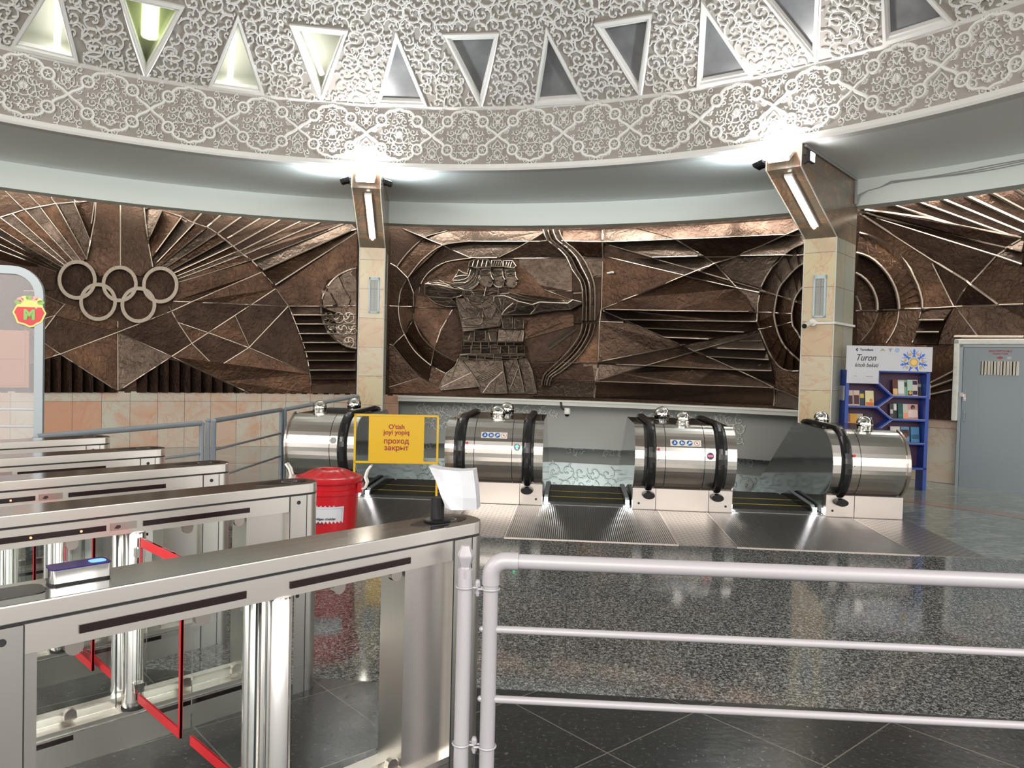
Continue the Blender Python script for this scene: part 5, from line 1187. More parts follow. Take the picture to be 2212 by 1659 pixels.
# moving steps, skirts, combs, landing plates: one escalator per lane
lanes = [(-1.74, -.72, 'left escalator lane with yellow edged steps, behind the yellow barrier'), (.37, 1.375, 'middle escalator lane with yellow edged steps, between the green arrow and red bar housings'), (2.465, 3.47, 'right escalator lane with yellow edged steps, left of the rightmost housing')]
for (a, c, lab) in lanes:
    root = thing('escalator', E_((a + c) / 2, .3, 0), lab, 'escalator', 'escalators going down')
    v = .30; z = 0.0; drops = [0, 0, 0, -.04, -.16, -.36, -.59, -.82, -1.05, -1.28, -1.51]
    for k in range(11):
        st = MB(); st.box((a + .03, 0, -.25 + drops[k]), (c - .03, .395, drops[k] - .003), frame_at(E_(0, v, 0), EU)); s_ = st.build('step', 'tread', root)
        yl = MB(); yl.box((a + .06, .0, drops[k] - .004), (c - .06, .016, drops[k] + .0005), frame_at(E_(0, v, 0), EU)); yl.build('yellow_edge', 'yellow_line', s_)
        v += .40
    for sd in (0, 1):
        u = a + .035 if sd == 0 else c - .035
        b = MB(); b.prism([(.30, .0), (.38, .065), (VC - .1, .085), (VC + .2, .0), (VC + 3, -1.62), (VC + 3, -2.2), (VC, -.5), (.30, -.02)], lambda v_, z_: E_(u - .03, v_, z_), lambda v_, z_: E_(u + .03, v_, z_))
        b.build('skirt', 'black_gloss', root)
        b = MB(); b.prism([(.33, .04), (.39, .072), (VC - .1, .092), (VC + .2, .008), (VC + 2, -1.03), (VC + 2, -1.05), (VC + .2, -.01), (VC - .1, .075)], lambda v_, z_: E_(u - .022, v_, z_), lambda v_, z_: E_(u + .022, v_, z_))
        b.build('skirt_trim', 'grey_metal', root)
        b = MB(); b.box((u - .02, .285, .015), (u + .02, .295, .055), frame_at(E_(0, 0, 0), EU)); b.build('comb_lamp', 'comb_light', root)
        pl = bpy.data.lights.new('comb_lamp_light', 'POINT'); pl.energy = .12; pl.shadow_soft_size = .02; po = bpy.data.objects.new('comb_lamp_light', pl); col.objects.link(po); po.location = E_(u + (.03 if sd == 0 else -.03), .26, .05); po['kind'] = 'helper'
    b = MB(); b.box((a, .12, -.05), (c, .30, .008), frame_at(E_(0, 0, 0), EU)); b.build('comb_plate', 'ramp_rib', root)
    b = MB(); b.box((a, -.0, -.05), (c, .12, .004), frame_at(E_(0, 0, 0), EU)); b.build('threshold', 'landing', root)
F0 = frame_at(E_(0, 0, 0), EU)
for (a, c, lab) in ((-2.02, -.46, 'ribbed steel landing plate in front of the left escalator'), (.10, 1.655, 'ribbed steel landing plate in front of the middle escalator'), (2.19, 3.74, 'ribbed steel landing plate in front of the right escalator')):
    root = thing('landing_plate', E_((a + c) / 2, -.8, 0), lab, 'landing plate', 'ribbed landing plates')
    for v0, v1 in ((-1.60, -.62), (-.615, 0.0)):
        b = MB(); b.box((a, v0, .0005), (c, v1, .006), F0); b.build('plate', 'landing', root)
    b = MB()
    for (x0, y0, x1, y1) in ((a - .012, -1.612, c + .012, -1.60), (a - .012, -1.6, a, 0), (c, -1.6, c + .012, 0)): b.box((x0, y0, .0005), (x1, y1, .007), F0)
    b.build('plate_edge', 'panel_steel', root)
for (a, c, lab) in ((-.445, .085, 'steel checker plate in front of the green arrow housing'), (1.67, 2.175, 'steel checker plate in front of the red bar housing'), (3.755, 4.32, 'steel checker plate in front of the rightmost housing')):
    b = MB(); b.box((a, -1.60, .0005), (c, .0, .005), F0); tag(b.build('checker_plate', 'checker'), lab, 'floor plate', 'checker plates between the landing plates')

# carved panels on the tunnel walls
def relief_panel(name, d0, d1, z0, z1, r, seed, label, mm='tunnel_relief', clipf=None, sp=.17):
    rnd = random.Random(seed); b = MB(); k = 180 / (pi * r); x0, x1 = d0 / k, d1 / k
    f = lambda x, y, h: wpol(r - h - .002, x * k, y)
    y = z0 + sp * .5; row = 0
    while y < z1:
        x = x0 + sp * .5; j = 0
        while x < x1:
            if clipf is None or clipf((x - x0) / (x1 - x0), (y - z0) / (z1 - z0)): scroll(b, x, y, sp * .52, rnd.uniform(0, 6.28), 1 if (j + row) % 2 else -1, f, .04, turns=1.0, wd=.016, n=11, leaves=4)
            x += sp; j += 1
        y += sp; row += 1
    return tag(b.build(name, mm), label, 'carved panel', 'carved panels in the escalator tunnel')
bell = lambda x, y: y > .62 - .55 * abs(cos(x * pi * 2.0)) if x < .92 else y > .7
relief_panel('carved_panel', -3.4, 10.0, .10, ZM - .12, RW + .55, 3, 'carved arabesque on the grey tunnel wall, left, behind the green arrow housing', clipf=lambda x, y: y > .15 + .9 * max(0, x - .55) * 1.6)
relief_panel('carved_panel', 17.8, 27.5, .10, ZM - .12, RW + .55, 5, 'carved arabesque on the grey tunnel wall, right, behind the red bar housing', clipf=lambda x, y: y > .15 + .9 * max(0, .4 - x) * 1.8)
M['tunnel_relief_light'] = mat('tunnel_relief_light', (.56, .61, .60), .55)
relief_panel('carved_panel', -3.4, 32, -.34, .0, RW + 1.45, 9, 'shaded carved band high on the tunnel end wall', clipf=lambda x, y: y > .2 + .5 * abs(sin(x * 30)), sp=.13)
cylwall('wall_tunnel_frieze', 'tunnel_relief_light', -5, 33, -1.2, -.32, r=RW + 1.0)
relief_panel('carved_panel', -3.4, 32, -1.15, -.36, RW + 1.0, 12, 'pale carved frieze low on the tunnel end wall, seen between the housings', 'tunnel_relief_light', sp=.26)
area_light('tunnel_fill_light', E_(.9, 4.6, -1.5), E_(.9, 6.5, -.85), 5.0, .3, 42, (.92, 1, .98), 80)  # unseen light added to brighten the low frieze
area_light('tunnel_fill_light', E_(.9, 2.6, .2), E_(.9, 6.5, .3), 4.5, .2, 5, (1, .98, .94), 60)  # second added light, lifting the upper tunnel wall
# dome camera hanging under the ledge
p = wpol(RW - .3, 11.4, ZM - .05)
cm = thing('dome_camera', p, 'small white dome camera with black lens hanging below the white ledge', 'camera')
g = MB(); g.tube([p + Vector((-.08, .1, .03)), p + Vector((-.075, 0, -.06)), p + Vector((-.03, 0, -.10)), p + Vector((0, 0, -.10))], .018, 8); g.build('camera_arm', 'black_plastic', cm, smooth=True)
g = MB(); g.lathe([(0, -.04), (.05, -.045), (.055, -.1), (.055, -.14), (.045, -.15)], p + Vector((.03, 0, -.03)), 18); g.build('camera_body', 'white_plastic', cm, smooth=True)
g = MB(); g.lathe([(.045, -.15), (.042, -.17), (.025, -.19), (0, -.195)], p + Vector((.03, 0, -.03)), 18); g.build('lens', 'black_gloss', cm, smooth=True)

# ================================================================== SPEED GATES
TD = Vector((.700, .714, 0)).normalized(); TN = Vector((-TD.y, TD.x, 0))     # along a gate; across, away from the camera side
TW, TL = .20, 1.56                                                             # width, straight length
def gate(far, label, idx, detail=True):
    """far: point of the near-side top edge where the straight part ends (x, y)"""
    org = Vector((far[0], far[1], 0)) - TD * TL + TN * (TW / 2)               # centre line, near end of the straight part
    F = frame_at(org, TD)                                                      # x along, y across (away), z up
    root = thing('speed_gate', org + TD * TL / 2, label, 'turnstile', 'stainless steel speed gates in a row')
    hw = TW / 2
    def stadium(y, x0, x1, n=10, ends=(1, 1)):
        P = []
        for i in range(n + 1): a = -pi / 2 + pi * i / n; P.append((x1 + (y * .8 * cos(a) if ends[1] else 0), y * sin(a)))
        for i in range(n + 1): a = pi / 2 + pi * i / n; P.append((x0 + (y * .8 * cos(a) if ends[0] else 0), y * sin(a)))
        return P
    b = MB(); b.prism(stadium(hw, 0, TL), lambda x, y: F @ Vector((x, y, .953)), lambda x, y: F @ Vector((x, y, 1.0)))
    b.mi = [1, 1] + [0] * (len(b.f) - 2)
    o = b.build('top_cover', ['steel', 'steel_top'], root); bevel(o, .004, 2)
    b = MB(); b.prism(stadium(hw - .006, 0, TL), lambda x, y: F @ Vector((x, y, .947)), lambda x, y: F @ Vector((x, y, .953))); b.build('shadow_gap', 'seam', root)
    # upper beam and plinth
    b = MB(); b.box((.0, -hw + .003, .875), (TL, hw - .003, .947), F); b.build('upper_beam', 'steel', root)
    b = MB(); b.box((.0, -hw + .003, .0), (TL, hw - .003, .15), F); b.box((0.05, -.02, .15), (TL - .05, .02, .185), F); b.build('plinth', 'steel', root)
    # end posts: rounded shells with a flat panel carrying a sensor hole
    for e in (0, 1):
        P = []
        x0 = 0 if e == 0 else TL; sg = -1 if e == 0 else 1; n = 12
        for i in range(n + 1): a = -pi / 2 + pi * i / n; P.append((x0 + sg * hw * .8 * cos(a), hw * sin(a)))
        P += [(x0 - sg * .10, hw), (x0 - sg * .10, -hw)] if True else []
        b = MB(); b.prism(P, lambda x, y: F @ Vector((x, y, .0)), lambda x, y: F @ Vector((x, y, .947))); pst = b.build('end_post', 'steel_v', root, smooth=True)
        b = MB(); xe = x0 - sg * .10
        for s in (-1, 1):
            for xx in (x0 - sg * .012, x0 - sg * .10): b.box((xx - .0015, s * hw - .0012, 0), (xx + .0015, s * hw + .0012, .947), F)
        b.build('panel_seams', 'seam', pst)
        b = MB()
        for s in (-1, 1):
            for zz in (.915, .47): c_ = F @ Vector((x0 - sg * .055, s * hw, zz)); b.tube([c_ - TN * .002, c_ + TN * .002], .0095, 14)
        b.build('sensor_hole', 'seam', pst)
        # inner jambs behind the glass
        xa, xb = (.10, .135) if e == 0 else (TL - .30, TL - .10)
        b = MB(); b.box((xa, -hw + .03, .15), (xb, hw - .03, .875), F)
        b.build('jamb', 'steel_v', root)
    # strips with sensors
    for s in (-1, 1):
        for (xa, xb) in ((.22, .66), (.80, 1.26)):
            b = MB(); b.box((xa, s * hw - .001, .898), (xb, s * hw + .001, .920), F); o = b.build('sensor_strip', 'led_strip', root)
            if idx in (2, 3) and s < 0 and xa < .5:
                b = MB()
                for xx in ((.40, .57) if idx == 2 else (.56,)): b.tube([F @ Vector((xx, -hw - .0012, .909)), F @ Vector((xx, -hw - .003, .909))], .004, 8)
                b.build('sensor_light', 'led_red', o)
        b = MB()
        b.box((.20, s * (hw - .002) - .001, .10), (.55, s * (hw - .002) + .001, .12), F); b.box((.85, s * (hw - .002) - .001, .10), (1.25, s * (hw - .002) + .001, .12), F); b.build('sensor_strip', 'led_strip', root)
        b = MB(); b.box((.0, s * hw - .001, .128), (TL, s * hw + .001, .131), F); b.build('plinth_seam', 'tube_steel', root)
    # maker's plate between the strips (dark leaf mark)
    if idx > 1:
        b = MB(); Fp = F
        b.add([F @ Vector((.70 + x, -hw - .0015, .908 + z)) for x, z in ((-.012, -.004), (0, .008), (.012, .006), (.014, -.002), (.004, -.008))], ((0, 1, 2, 3, 4),)); b.build('maker_mark', 'seam', root)
        b = MB(); b.box((.675, -hw - .001, .895), (.775, -hw, .925), F); b.build('maker_plate', 'panel_steel', root)
    # glass panels with clamps
    for (xa, xb) in ((.06, .72), (.84, TL - .16)):
        b = MB(); b.box((xa, -.055, .16), (xb, -.047, .876), F); g = b.build('glass_panel', 'glass', root)
        b = MB(); b.box((xb - .003, -.056, .16), (xb - .0005, -.046, .876), F); b.build('glass_edge', 'glass_edge', g)
        for xx in (xa + .16, xb - .17):
            for zz, sg in ((.875, -1), (.165, 1)):
                b = MB(); P = [(xx - .022, zz), (xx - .022, zz + sg * .02)] + [(xx - .022 * cos(pi * i / 8), zz + sg * (.02 + .022 * sin(pi * i / 8))) for i in range(1, 8)] + [(xx + .022, zz + sg * .02), (xx + .022, zz)]
                b.prism(P, lambda x, z: F @ Vector((x, -.063, z)), lambda x, z: F @ Vector((x, -.040, z))); b.build('glass_clamp', 'panel_steel', root)
    # barrier columns on both flanks
    for s in (-1, 1):
        cx = F @ Vector((.78, s * (hw - .028), 0))
        b = MB(); b.lathe([(.041, .151), (.044, .155), (.044, .185), (.040, .20), (.040, .868), (.036, .876)], (cx.x, cx.y, 0), 20); b.build('barrier_column', 'tube_steel', root, smooth=True)
        b = MB(); b.lathe([(.045, .150), (.047, .152), (.047, .158)], (cx.x, cx.y, 0), 20); b.build('column_foot', 'seam', root)
    return root, F, org
G1 = gate((-.125, 2.855), 'nearest speed gate, with a blue lit card reader and a paper covered post', 1)
G2 = gate((-.955, 3.655), 'second speed gate from the camera, its far end in front of the red bin', 2)
G3 = gate((-1.595, 4.235), 'third speed gate from the camera, in the middle of the row of five', 3)
G4 = gate((-2.225, 4.83), 'fourth speed gate from the camera', 4)
G5 = gate((-2.89, 5.42), 'farthest speed gate, in front of the blue-grey railing', 5)
# swing leaves of glass with red tape, closed across the lanes
def leaf_gate(G, s, label, ln=.43):
    root, F, org = G; hw = TW / 2
    A = F @ Vector((.78, s * (hw + .012), 0)); d = TN * s
    L = frame_at(A, d)
    lf = thing('swing_leaf', A, label, 'barrier leaf', 'glass barrier leaves edged with red tape')
    b = MB(); b.box((.02, -.004, .19), (ln, .004, .86), L); b.build('glass_panel', 'glass', lf)
    b = MB()
    for x0, z0, x1, z1 in ((.02, .19, ln, .225), (.02, .825, ln, .86)) + (((ln - .012, .19, ln, .86), (.02, .60, .035, .86)) if s < 0 else ()):
        for y0, y1 in ((-.0062, -.0042), (.0042, .0062)): b.box((x0, y0, z0), (x1, y1, z1), L)
    tag(b.build('red_tape', 'red_tape', lf), 'red warning tape along the edges')
    for zz in (.80, .25): b = MB(); b.box((-.03, -.02, zz - .018), (.03, .02, zz + .018), L); b.build('hinge', 'tube_steel', lf)
leaf_gate(G2, -1, 'glass barrier leaf with red tape hinged on the second speed gate, facing the nearest gate')
leaf_gate(G1, 1, 'glass barrier leaf with red tape hinged on the nearest speed gate, facing the second gate')
leaf_gate(G3, -1, 'glass barrier leaf with red tape hinged on the third speed gate'); leaf_gate(G2, 1, 'glass barrier leaf with red tape on the far flank of the second speed gate')
leaf_gate(G4, -1, 'glass barrier leaf with red tape hinged on the fourth speed gate'); leaf_gate(G3, 1, 'glass barrier leaf with red tape on the far flank of the third speed gate')
# oval readers on the far ends
for k, G in enumerate((G1, G2, G3, G4, G5)):
    root, F, org = G; b = MB(); cx = TL - .10
    P = [(cx + .14 * cos(2 * pi * i / 28) + (.02 if cos(2 * pi * i / 28) < 0 else 0), .052 * sin(2 * pi * i / 28)) for i in range(28)]
    P = [(-.22 + cx, -.045), (cx - .10, .03)] and P
    b.prism(P, lambda x, y: F @ Vector((x, y, 1.0002)), lambda x, y: F @ Vector((x, y, 1.0022))); r_ = b.build('reader_window', 'black_gloss', root, smooth=False)
    b = MB()
    for i in range(16):
        a, c = 2 * pi * i / 16, 2 * pi * (i + 1) / 16
        q = lambda r, t: F @ Vector((cx + .05 + r * 1.2 * cos(t), r * .8 * sin(t), 1.0026))
        b.quad(q(.034, a), q(.034, c), q(.029, c), q(.029, a))
    b.build('reader_ring', 'grey_metal', r_)
# small card reader with a blue light, near end of the first gate
root, F, org = G1
cr = thing('card_reader', F @ Vector((.25, .02, 1.0)), 'small chrome card reader with a blue lit top on the nearest speed gate', 'card reader')
def rrect(hx, hy, r, n=4):
    P = []
    for (sx, sy, a0) in ((1, 1, 0), (-1, 1, 90), (-1, -1, 180), (1, -1, 270)):
        for i in range(n + 1): a = R_(a0 + 90 * i / n); P.append((sx * (hx - r) + r * cos(a), sy * (hy - r) + r * sin(a)))
    return P
Fc = F @ Matrix.Translation((.255, .030, 1.0)) 
b = MB(); b.prism(rrect(.072, .034, .012), lambda x, y: Fc @ Vector((x, y, .006)), lambda x, y: Fc @ Vector((x, y, .040))); b.build('reader_body', 'tube_steel', cr, smooth=True)
b = MB(); b.prism(rrect(.070, .032, .012), lambda x, y: Fc @ Vector((x, y, .0)), lambda x, y: Fc @ Vector((x, y, .006))); b.build('reader_foot', 'black_plastic', cr)
b = MB(); b.prism(rrect(.072, .034, .012), lambda x, y: Fc @ Vector((x, y, .040)), lambda x, y: Fc @ Vector((x, y, .043))); b.build('reader_glass', 'blue_dark', cr)
b = MB(); b.prism(rrect(.020, .018, .012), lambda x, y: Fc @ Vector((x + .045, y, .0431)), lambda x, y: Fc @ Vector((x + .045, y, .0436))); b.build('blue_light', 'blue_glow', cr)
# ticket slot window on the near end
b = MB(); b.prism(rrect(.09, .05, .03), lambda x, y: F @ Vector((x + .08, y + .01, 1.0002)), lambda x, y: F @ Vector((x + .08, y + .01, 1.0018))); b.build('reader_window', 'black_gloss', root)
# post with a sheet of paper over it
q0 = F @ Vector((TL - .10, .0, 1.0022))
pp = thing('display_post', q0, 'short black post with a creased white paper over it, on the nearest speed gate', 'post')
b = MB(); b.lathe([(.0, 0), (.048, 0), (.050, .004), (.046, .008), (.027, .010), (.025, .012), (.025, .09), (.0, .09)], q0, 24); b.build('post', 'black_plastic', pp, smooth=True)
ph = MB()
def camplane(xp, yp, dist_y):
    d = ray(xp, yp); t = dist_y / d.y; return Vector((d.x * t, d.y * t, EYE + d.z * t))
top = [(926, 1008), (948, 1014), (990, 1018), (1022, 1016)]; mid1 = [(942, 1040), (958, 1046), (998, 1050), (1026, 1046)]; mid2 = [(952, 1070), (966, 1072), (1000, 1076), (1029, 1076)]; bot = [(963, 1097), (975, 1102), (1000, 1102), (1030, 1101)]
dd = [[0, .03, -.02, .02], [.01, .02, -.03, .0], [.0, .01, -.035, -.01], [.01, -.01, -.03, 0]]
rows_ = [[camplane(x, y, q0.y - .03 + dd[j][i]) for i, (x, y) in enumerate(rw)] for j, rw in enumerate((top, mid1, mid2, bot))]
back = [[p + Vector((.01, .075, 0)) for p in rw] for rw in rows_]
for j in range(3):
    for i in range(3): ph.quad(rows_[j][i], rows_[j + 1][i], rows_[j + 1][i + 1], rows_[j][i + 1]); ph.quad(back[j][i], back[j][i + 1], back[j + 1][i + 1], back[j + 1][i])
    for i in (0, 3): ph.quad(rows_[j][i], rows_[j + 1][i], back[j + 1][i], back[j][i])
for i in range(3): ph.quad(rows_[0][i], rows_[0][i + 1], back[0][i + 1], back[0][i])
ph.build('paper_sheet', 'paper', pp)

# ================================================================== RAILINGS
RP = Vector((-.057, 2.70, 0)); RD = Vector((1.76, -.10, 0)).normalized()
pr = thing('railing_post', RP + Vector((-.09, .0, 0)), 'lilac grey railing post with a faceted finial, beside the nearest speed gate', 'post')
pb = RP + Vector((-.092, .015, 0))
b = MB(); b.lathe([(.027, 0), (.027, .86), (.0265, .862)], pb, 20); b.build('pipe', 'rail_paint', pr, smooth=True)
b = MB(); b.lathe([(.0285, .835), (.0285, .862), (.02, .866), (.018, .872), (.030, .908), (.030, .914), (.016, .948), (0, .95)], pb, 8); b.build('finial', 'rail_paint', pr)
rl = thing('railing', RP, 'lilac grey pipe railing with three rails, right of the speed gates', 'railing')
b = MB(); b.lathe([(.027, 0), (.027, .84)], RP, 20); b.build('upright', 'rail_paint', rl, smooth=True)
b = MB(); b.lathe([(.031, 0), (.031, .11), (.028, .115)], RP, 20); b.build('sleeve', 'rail_paint', rl, smooth=True)
def bend(c, r, n=8): return [RP + Vector((0, 0, c - r)) + RD * (r - r * cos(pi / 2 * i / n)) + Vector((0, 0, r * sin(pi / 2 * i / n))) for i in range(n + 1)]
b = MB(); b.tube([RP + Vector((0, 0, .815))] + bend(.90, .055) + [RP + RD * .095 + Vector((0, 0, .90))], .0315, 18); b.build('elbow', 'rail_paint', rl, smooth=True)
for z, r, dz in ((.90, .027, 0), (.655, .0135, 0), (.405, .0135, 0)):
    b = MB(); b.tube([RP + RD * (.08 if z > .8 else 0) + Vector((0, 0, z)), RP + RD * 2.6 + Vector((0, 0, z + dz))], r, 16); b.build('rail', 'rail_paint', rl, smooth=True)
b = MB()
for z in (.655, .405): b.lathe([(0, -.012), (.011, -.012), (.011, 0), (.006, .006), (0, .007)], RP + Vector((-.031, 0, z)), 8, M_=Matrix.Rotation(-pi / 2, 4, 'Y'))
b.build('bolt', 'rail_paint', rl)
for z in (.80, .235):
    cl = MB()
    for c_, s in ((pb, 1), (RP, -1)):
        pts = []
        for i in range(17):
            a = (20 + 320 * i / 16) * pi / 180; a = a if s > 0 else a + pi
            pts.append(c_ + Vector((.0305 * cos(a), .0305 * sin(a), z)))
        cl.tube([c_ + Vector((s * .046, .012 * s, z))] + pts + [c_ + Vector((s * .046, -.012 * s, z))], .0042, 6)
    o = cl.build('pipe_clamp', 'rail_paint'); tag(o, 'wire pipe clamp joining post and railing, the %s of the two' % ('upper' if z > .5 else 'lower'), 'clamp', 'clamps between post and railing')
    bt_ = MB(); mid = (pb + RP) / 2
    bt_.tube([mid + Vector((0, 0, z - .03)), mid + Vector((0, 0, z + .012))], .006, 8); bt_.lathe([(.011, z + .004), (.011, z + .018), (.007, z + .028), (0, z + .03)], mid, 8); bt_.lathe([(0, z - .024), (.010, z - .022), (.010, z - .012), (0, z - .01)], mid, 6); bt_.build('clamp_bolt', 'rail_paint', o)

# blue-grey railing on the left of the escalators
def rail2(name, A, B, za, zb, label, lows, ends=(1, 1), r=.026):
    root = thing(name, A, label, 'railing', 'blue-grey railings left of the escalators')
    A = Vector(A); B = Vector(B)
    for k, (P, z) in enumerate(((A, za), (B, zb))):
        if ends[k]: b = MB(); b.tube([P, P + Vector((0, 0, z - .03)), P + Vector((0, 0, z))], [r, r, r * 1.15], 14); b.build('upright', 'rail_paint_blue', root, smooth=True)
    b = MB(); b.tube([A + Vector((0, 0, za)), B + Vector((0, 0, zb))], r, 14); b.build('rail', 'rail_paint_blue', root, smooth=True)
    for f in lows:
        b = MB(); b.tube([A + Vector((0, 0, za * f)), B + Vector((0, 0, zb * f))], .013, 10); b.build('rail', 'rail_paint_blue', root, smooth=True)
    return root
p0 = atz(78, 944, .91); p1 = atz(436, 914, .91); p2 = atz(462, 909, .91); p3 = atz(608, 885, .91); z0 = Vector((0, 0, .91))
rail2('railing', p0 - z0, p1 - z0, .91, .91, 'blue-grey pipe railing behind the farthest speed gates', (.66, .33))
rail2('railing', p2 - z0, p3 - z0, .91, .91, 'blue-grey pipe railing between the double post and the leftmost newel housing', (.66, .33))
p4 = Vector((-2.28, 11.4, 0)); rail2('railing', p3 - z0 + Vector((.03, .05, 0)), p4, .91, 1.05, 'blue-grey pipe railing rising behind the leftmost newel housing to the left pillar', (.66, .33))
pm = (p1 + p2) / 2 - z0
pq = thing('railing_post', pm, 'blue-grey post clamped between two railing uprights', 'post'); b = MB(); b.lathe([(.026, 0), (.026, .9), (.02, .905), (.03, .925), (.012, .945), (0, .946)], pm, 12); b.build('pipe', 'rail_paint_blue', pq, smooth=True)

# ================================================================== RED BIN
bp = Vector(((715 - 1106) / 1660 * 5.95, 5.95, 0))
bn = thing('waste_bin', bp, 'red plastic barrel bin with white handles, behind the second speed gate', 'bin')
b = MB(); b.lathe([(.175, 0), (.185, .02), (.20, .25), (.222, .50), (.226, .56), (.236, .565), (.238, .60), (.228, .605), (.232, .655), (.246, .66), (.246, .675), (.228, .675), (.2, .05), (0, .05)], bp, 48); b.build('bin_body', 'bin_red', bn, smooth=True)
b = MB(); n = 72; k0 = 0
prof = [(.253, .652), (.256, .66), (.256, .685), (.245, .692), (.225, .690), (.20, .705), (.15, .73), (.11, .742), (.075, .745), (.068, .742), (.066, .72)]
for (r, z) in prof:
    for i in range(n):
        a = 2 * pi * i / n; w_ = .012 * max(0, cos(a * 12)) if .12 < r < .21 else 0
        b.v.append((bp.x + (r) * cos(a), bp.y + r * sin(a), z - w_))
for i in range(len(prof) - 1):
    for k in range(n): q = i * n + k; q2 = i * n + (k + 1) % n; b.f.append((q, q2, q2 + n, q + n)); b.mi.append(0)
ld = b.build('bin_lid', 'bin_red', bn, smooth=True)
b = MB(); b.lathe([(0, .70), (.068, .70)], bp, 24); b.build('lid_opening', 'bin_dark', ld)
for s in (-1, 1):
    b = MB(); pts = [(s * .245, .60), (s * .285, .605), (s * .30, .65), (s * .285, .69), (s * .30, .74), (s * .325, .775)]
    for yy in (-.03, .03): b.tube([bp + Vector((x, yy - .02, z)) for x, z in pts], .009, 8)
    b.tube([bp + Vector((s * .325, -.055, .775)), bp + Vector((s * .325, .015, .775))], .009, 8); b.tube([bp + Vector((s * .285, -.055, .69)), bp + Vector((s * .285, .015, .69))], .009, 8)
    b.build('handle', 'white_plastic', bn, smooth=True)
    b = MB(); b.box((s * .245 - .02, -.06, .57), (s * .245 + .02, .02, .65), Matrix.Translation(bp)); bevel(b.build('handle_lug', 'bin_red', bn), .006)
th0 = atan2(-bp.x, -bp.y)
def onbin(x, z, h=.001):   # x metres round the drum from the side facing the viewer
    r = .2 + (z - .25) * .088 + h; a = x / .21; d = Vector((-.13, -1, 0)).normalized(); a0 = atan2(d.y, d.x) + a
    return Vector((bp.x + r * cos(a0), bp.y + r * sin(a0), z))
b = MB(); n = 12; x0, x1 = -.155, .185
for i in range(n): xa, xb = x0 + (x1 - x0) * i / n, x0 + (x1 - x0) * (i + 1) / n; b.quad(onbin(xa, .28, .004), onbin(xb, .28, .004), onbin(xb, .485, .004), onbin(xa, .485, .004))
nt = b.build('paper_notice', 'paper', bn, smooth=True)
b = MB()
for i in range(n):
    xa, xb = x0 + .012 + (x1 - x0 - .024) * i / n, x0 + .012 + (x1 - x0 - .024) * (i + 1) / n
    for z_ in (.292, .470): b.quad(onbin(xa, z_, .0055), onbin(xb, z_, .0055), onbin(xb, z_ + .002, .0055), onbin(xa, z_ + .002, .0055))
for xx in (x0 + .012, x1 - .012): b.quad(onbin(xx - .001, .292, .0055), onbin(xx + .001, .292, .0055), onbin(xx + .001, .472, .0055), onbin(xx - .001, .472, .0055))
b.build('notice_border', mat('border_blue', (.12, .12, .3), .5), nt)
text('notice_text', 'Foydalanilgan cheklar\nuchun !', .0265, 'ink', nt, None, bold=.0006, depth=.0002, line=1.35, curve=lambda q: onbin(q.x + .015, .375 + q.y, .006 + q.z))
M['chalk'] = mat('chalk', (.8, .45, .45), .6)
text('chalk_writing', 'PC-1-1', .036, 'chalk', bn, None, shear=.3, depth=.0002, spacing=1.15, curve=lambda q: onbin(q.x - .07, .538 + q.y, .012 + q.z + .0))
b = MB()
for i in range(9): xx = x0 + .02 + i * .03; b.tube([onbin(xx, .49, .003), onbin(xx + .012, .491, .003)], .0025, 5)
b.build('torn_edge', 'paper', nt)

# ================================================================== YELLOW BARRIER SIGN
c0 = Vector((-1.66, 8.12, 0)); c1 = Vector((-.77, 8.20, 0)); SD = (c1 - c0).normalized(); SF = frame_at(c0, SD); SW = (c1 - c0).length
sg = thing('barrier_sign', (c0 + c1) / 2, 'yellow metal barrier sign with red lettering, closing the left escalator', 'sign')
b = MB()
for (x0, z0, x1, z1) in ((0, 0.02, .022, 1.02), (SW - .022, .02, SW, 1.02), (0, 1.0, SW, 1.022), (0, .50, SW, .522)): b.box((x0, -.012, z0), (x1, .012, z1), SF)
b.build('sign_frame', 'sign_yellow', sg)
b = MB()
for xx in (0, SW - .022): b.box((xx, -.20, 0.0), (xx + .022, .20, .022), SF)
b.build('foot', 'sign_yellow', sg)
b = MB(); b.box((.155, -.006, .515), (SW - .155, .0, 1.005), SF); pnl = b.build('sign_panel', 'sign_yellow', sg)
FS = SF @ Matrix.Translation((SW / 2, -.0075, 0)) @ Matrix.Rotation(pi / 2, 4, 'X')
text('lettering', "O'tish", .070, 'sign_red', pnl, FS @ Matrix.Translation((0, .888, 0)), bold=.0016)
text('lettering', "joyi yopiq", .070, 'sign_red', pnl, FS @ Matrix.Translation((0, .830, 0)), bold=.0016)
text('lettering', "проход", .076, 'sign_red', pnl, FS @ Matrix.Translation((0, .735, 0)), bold=.0016)
text('lettering', "закрыт", .076, 'sign_red', pnl, FS @ Matrix.Translation((0, .663, 0)), bold=.0016)

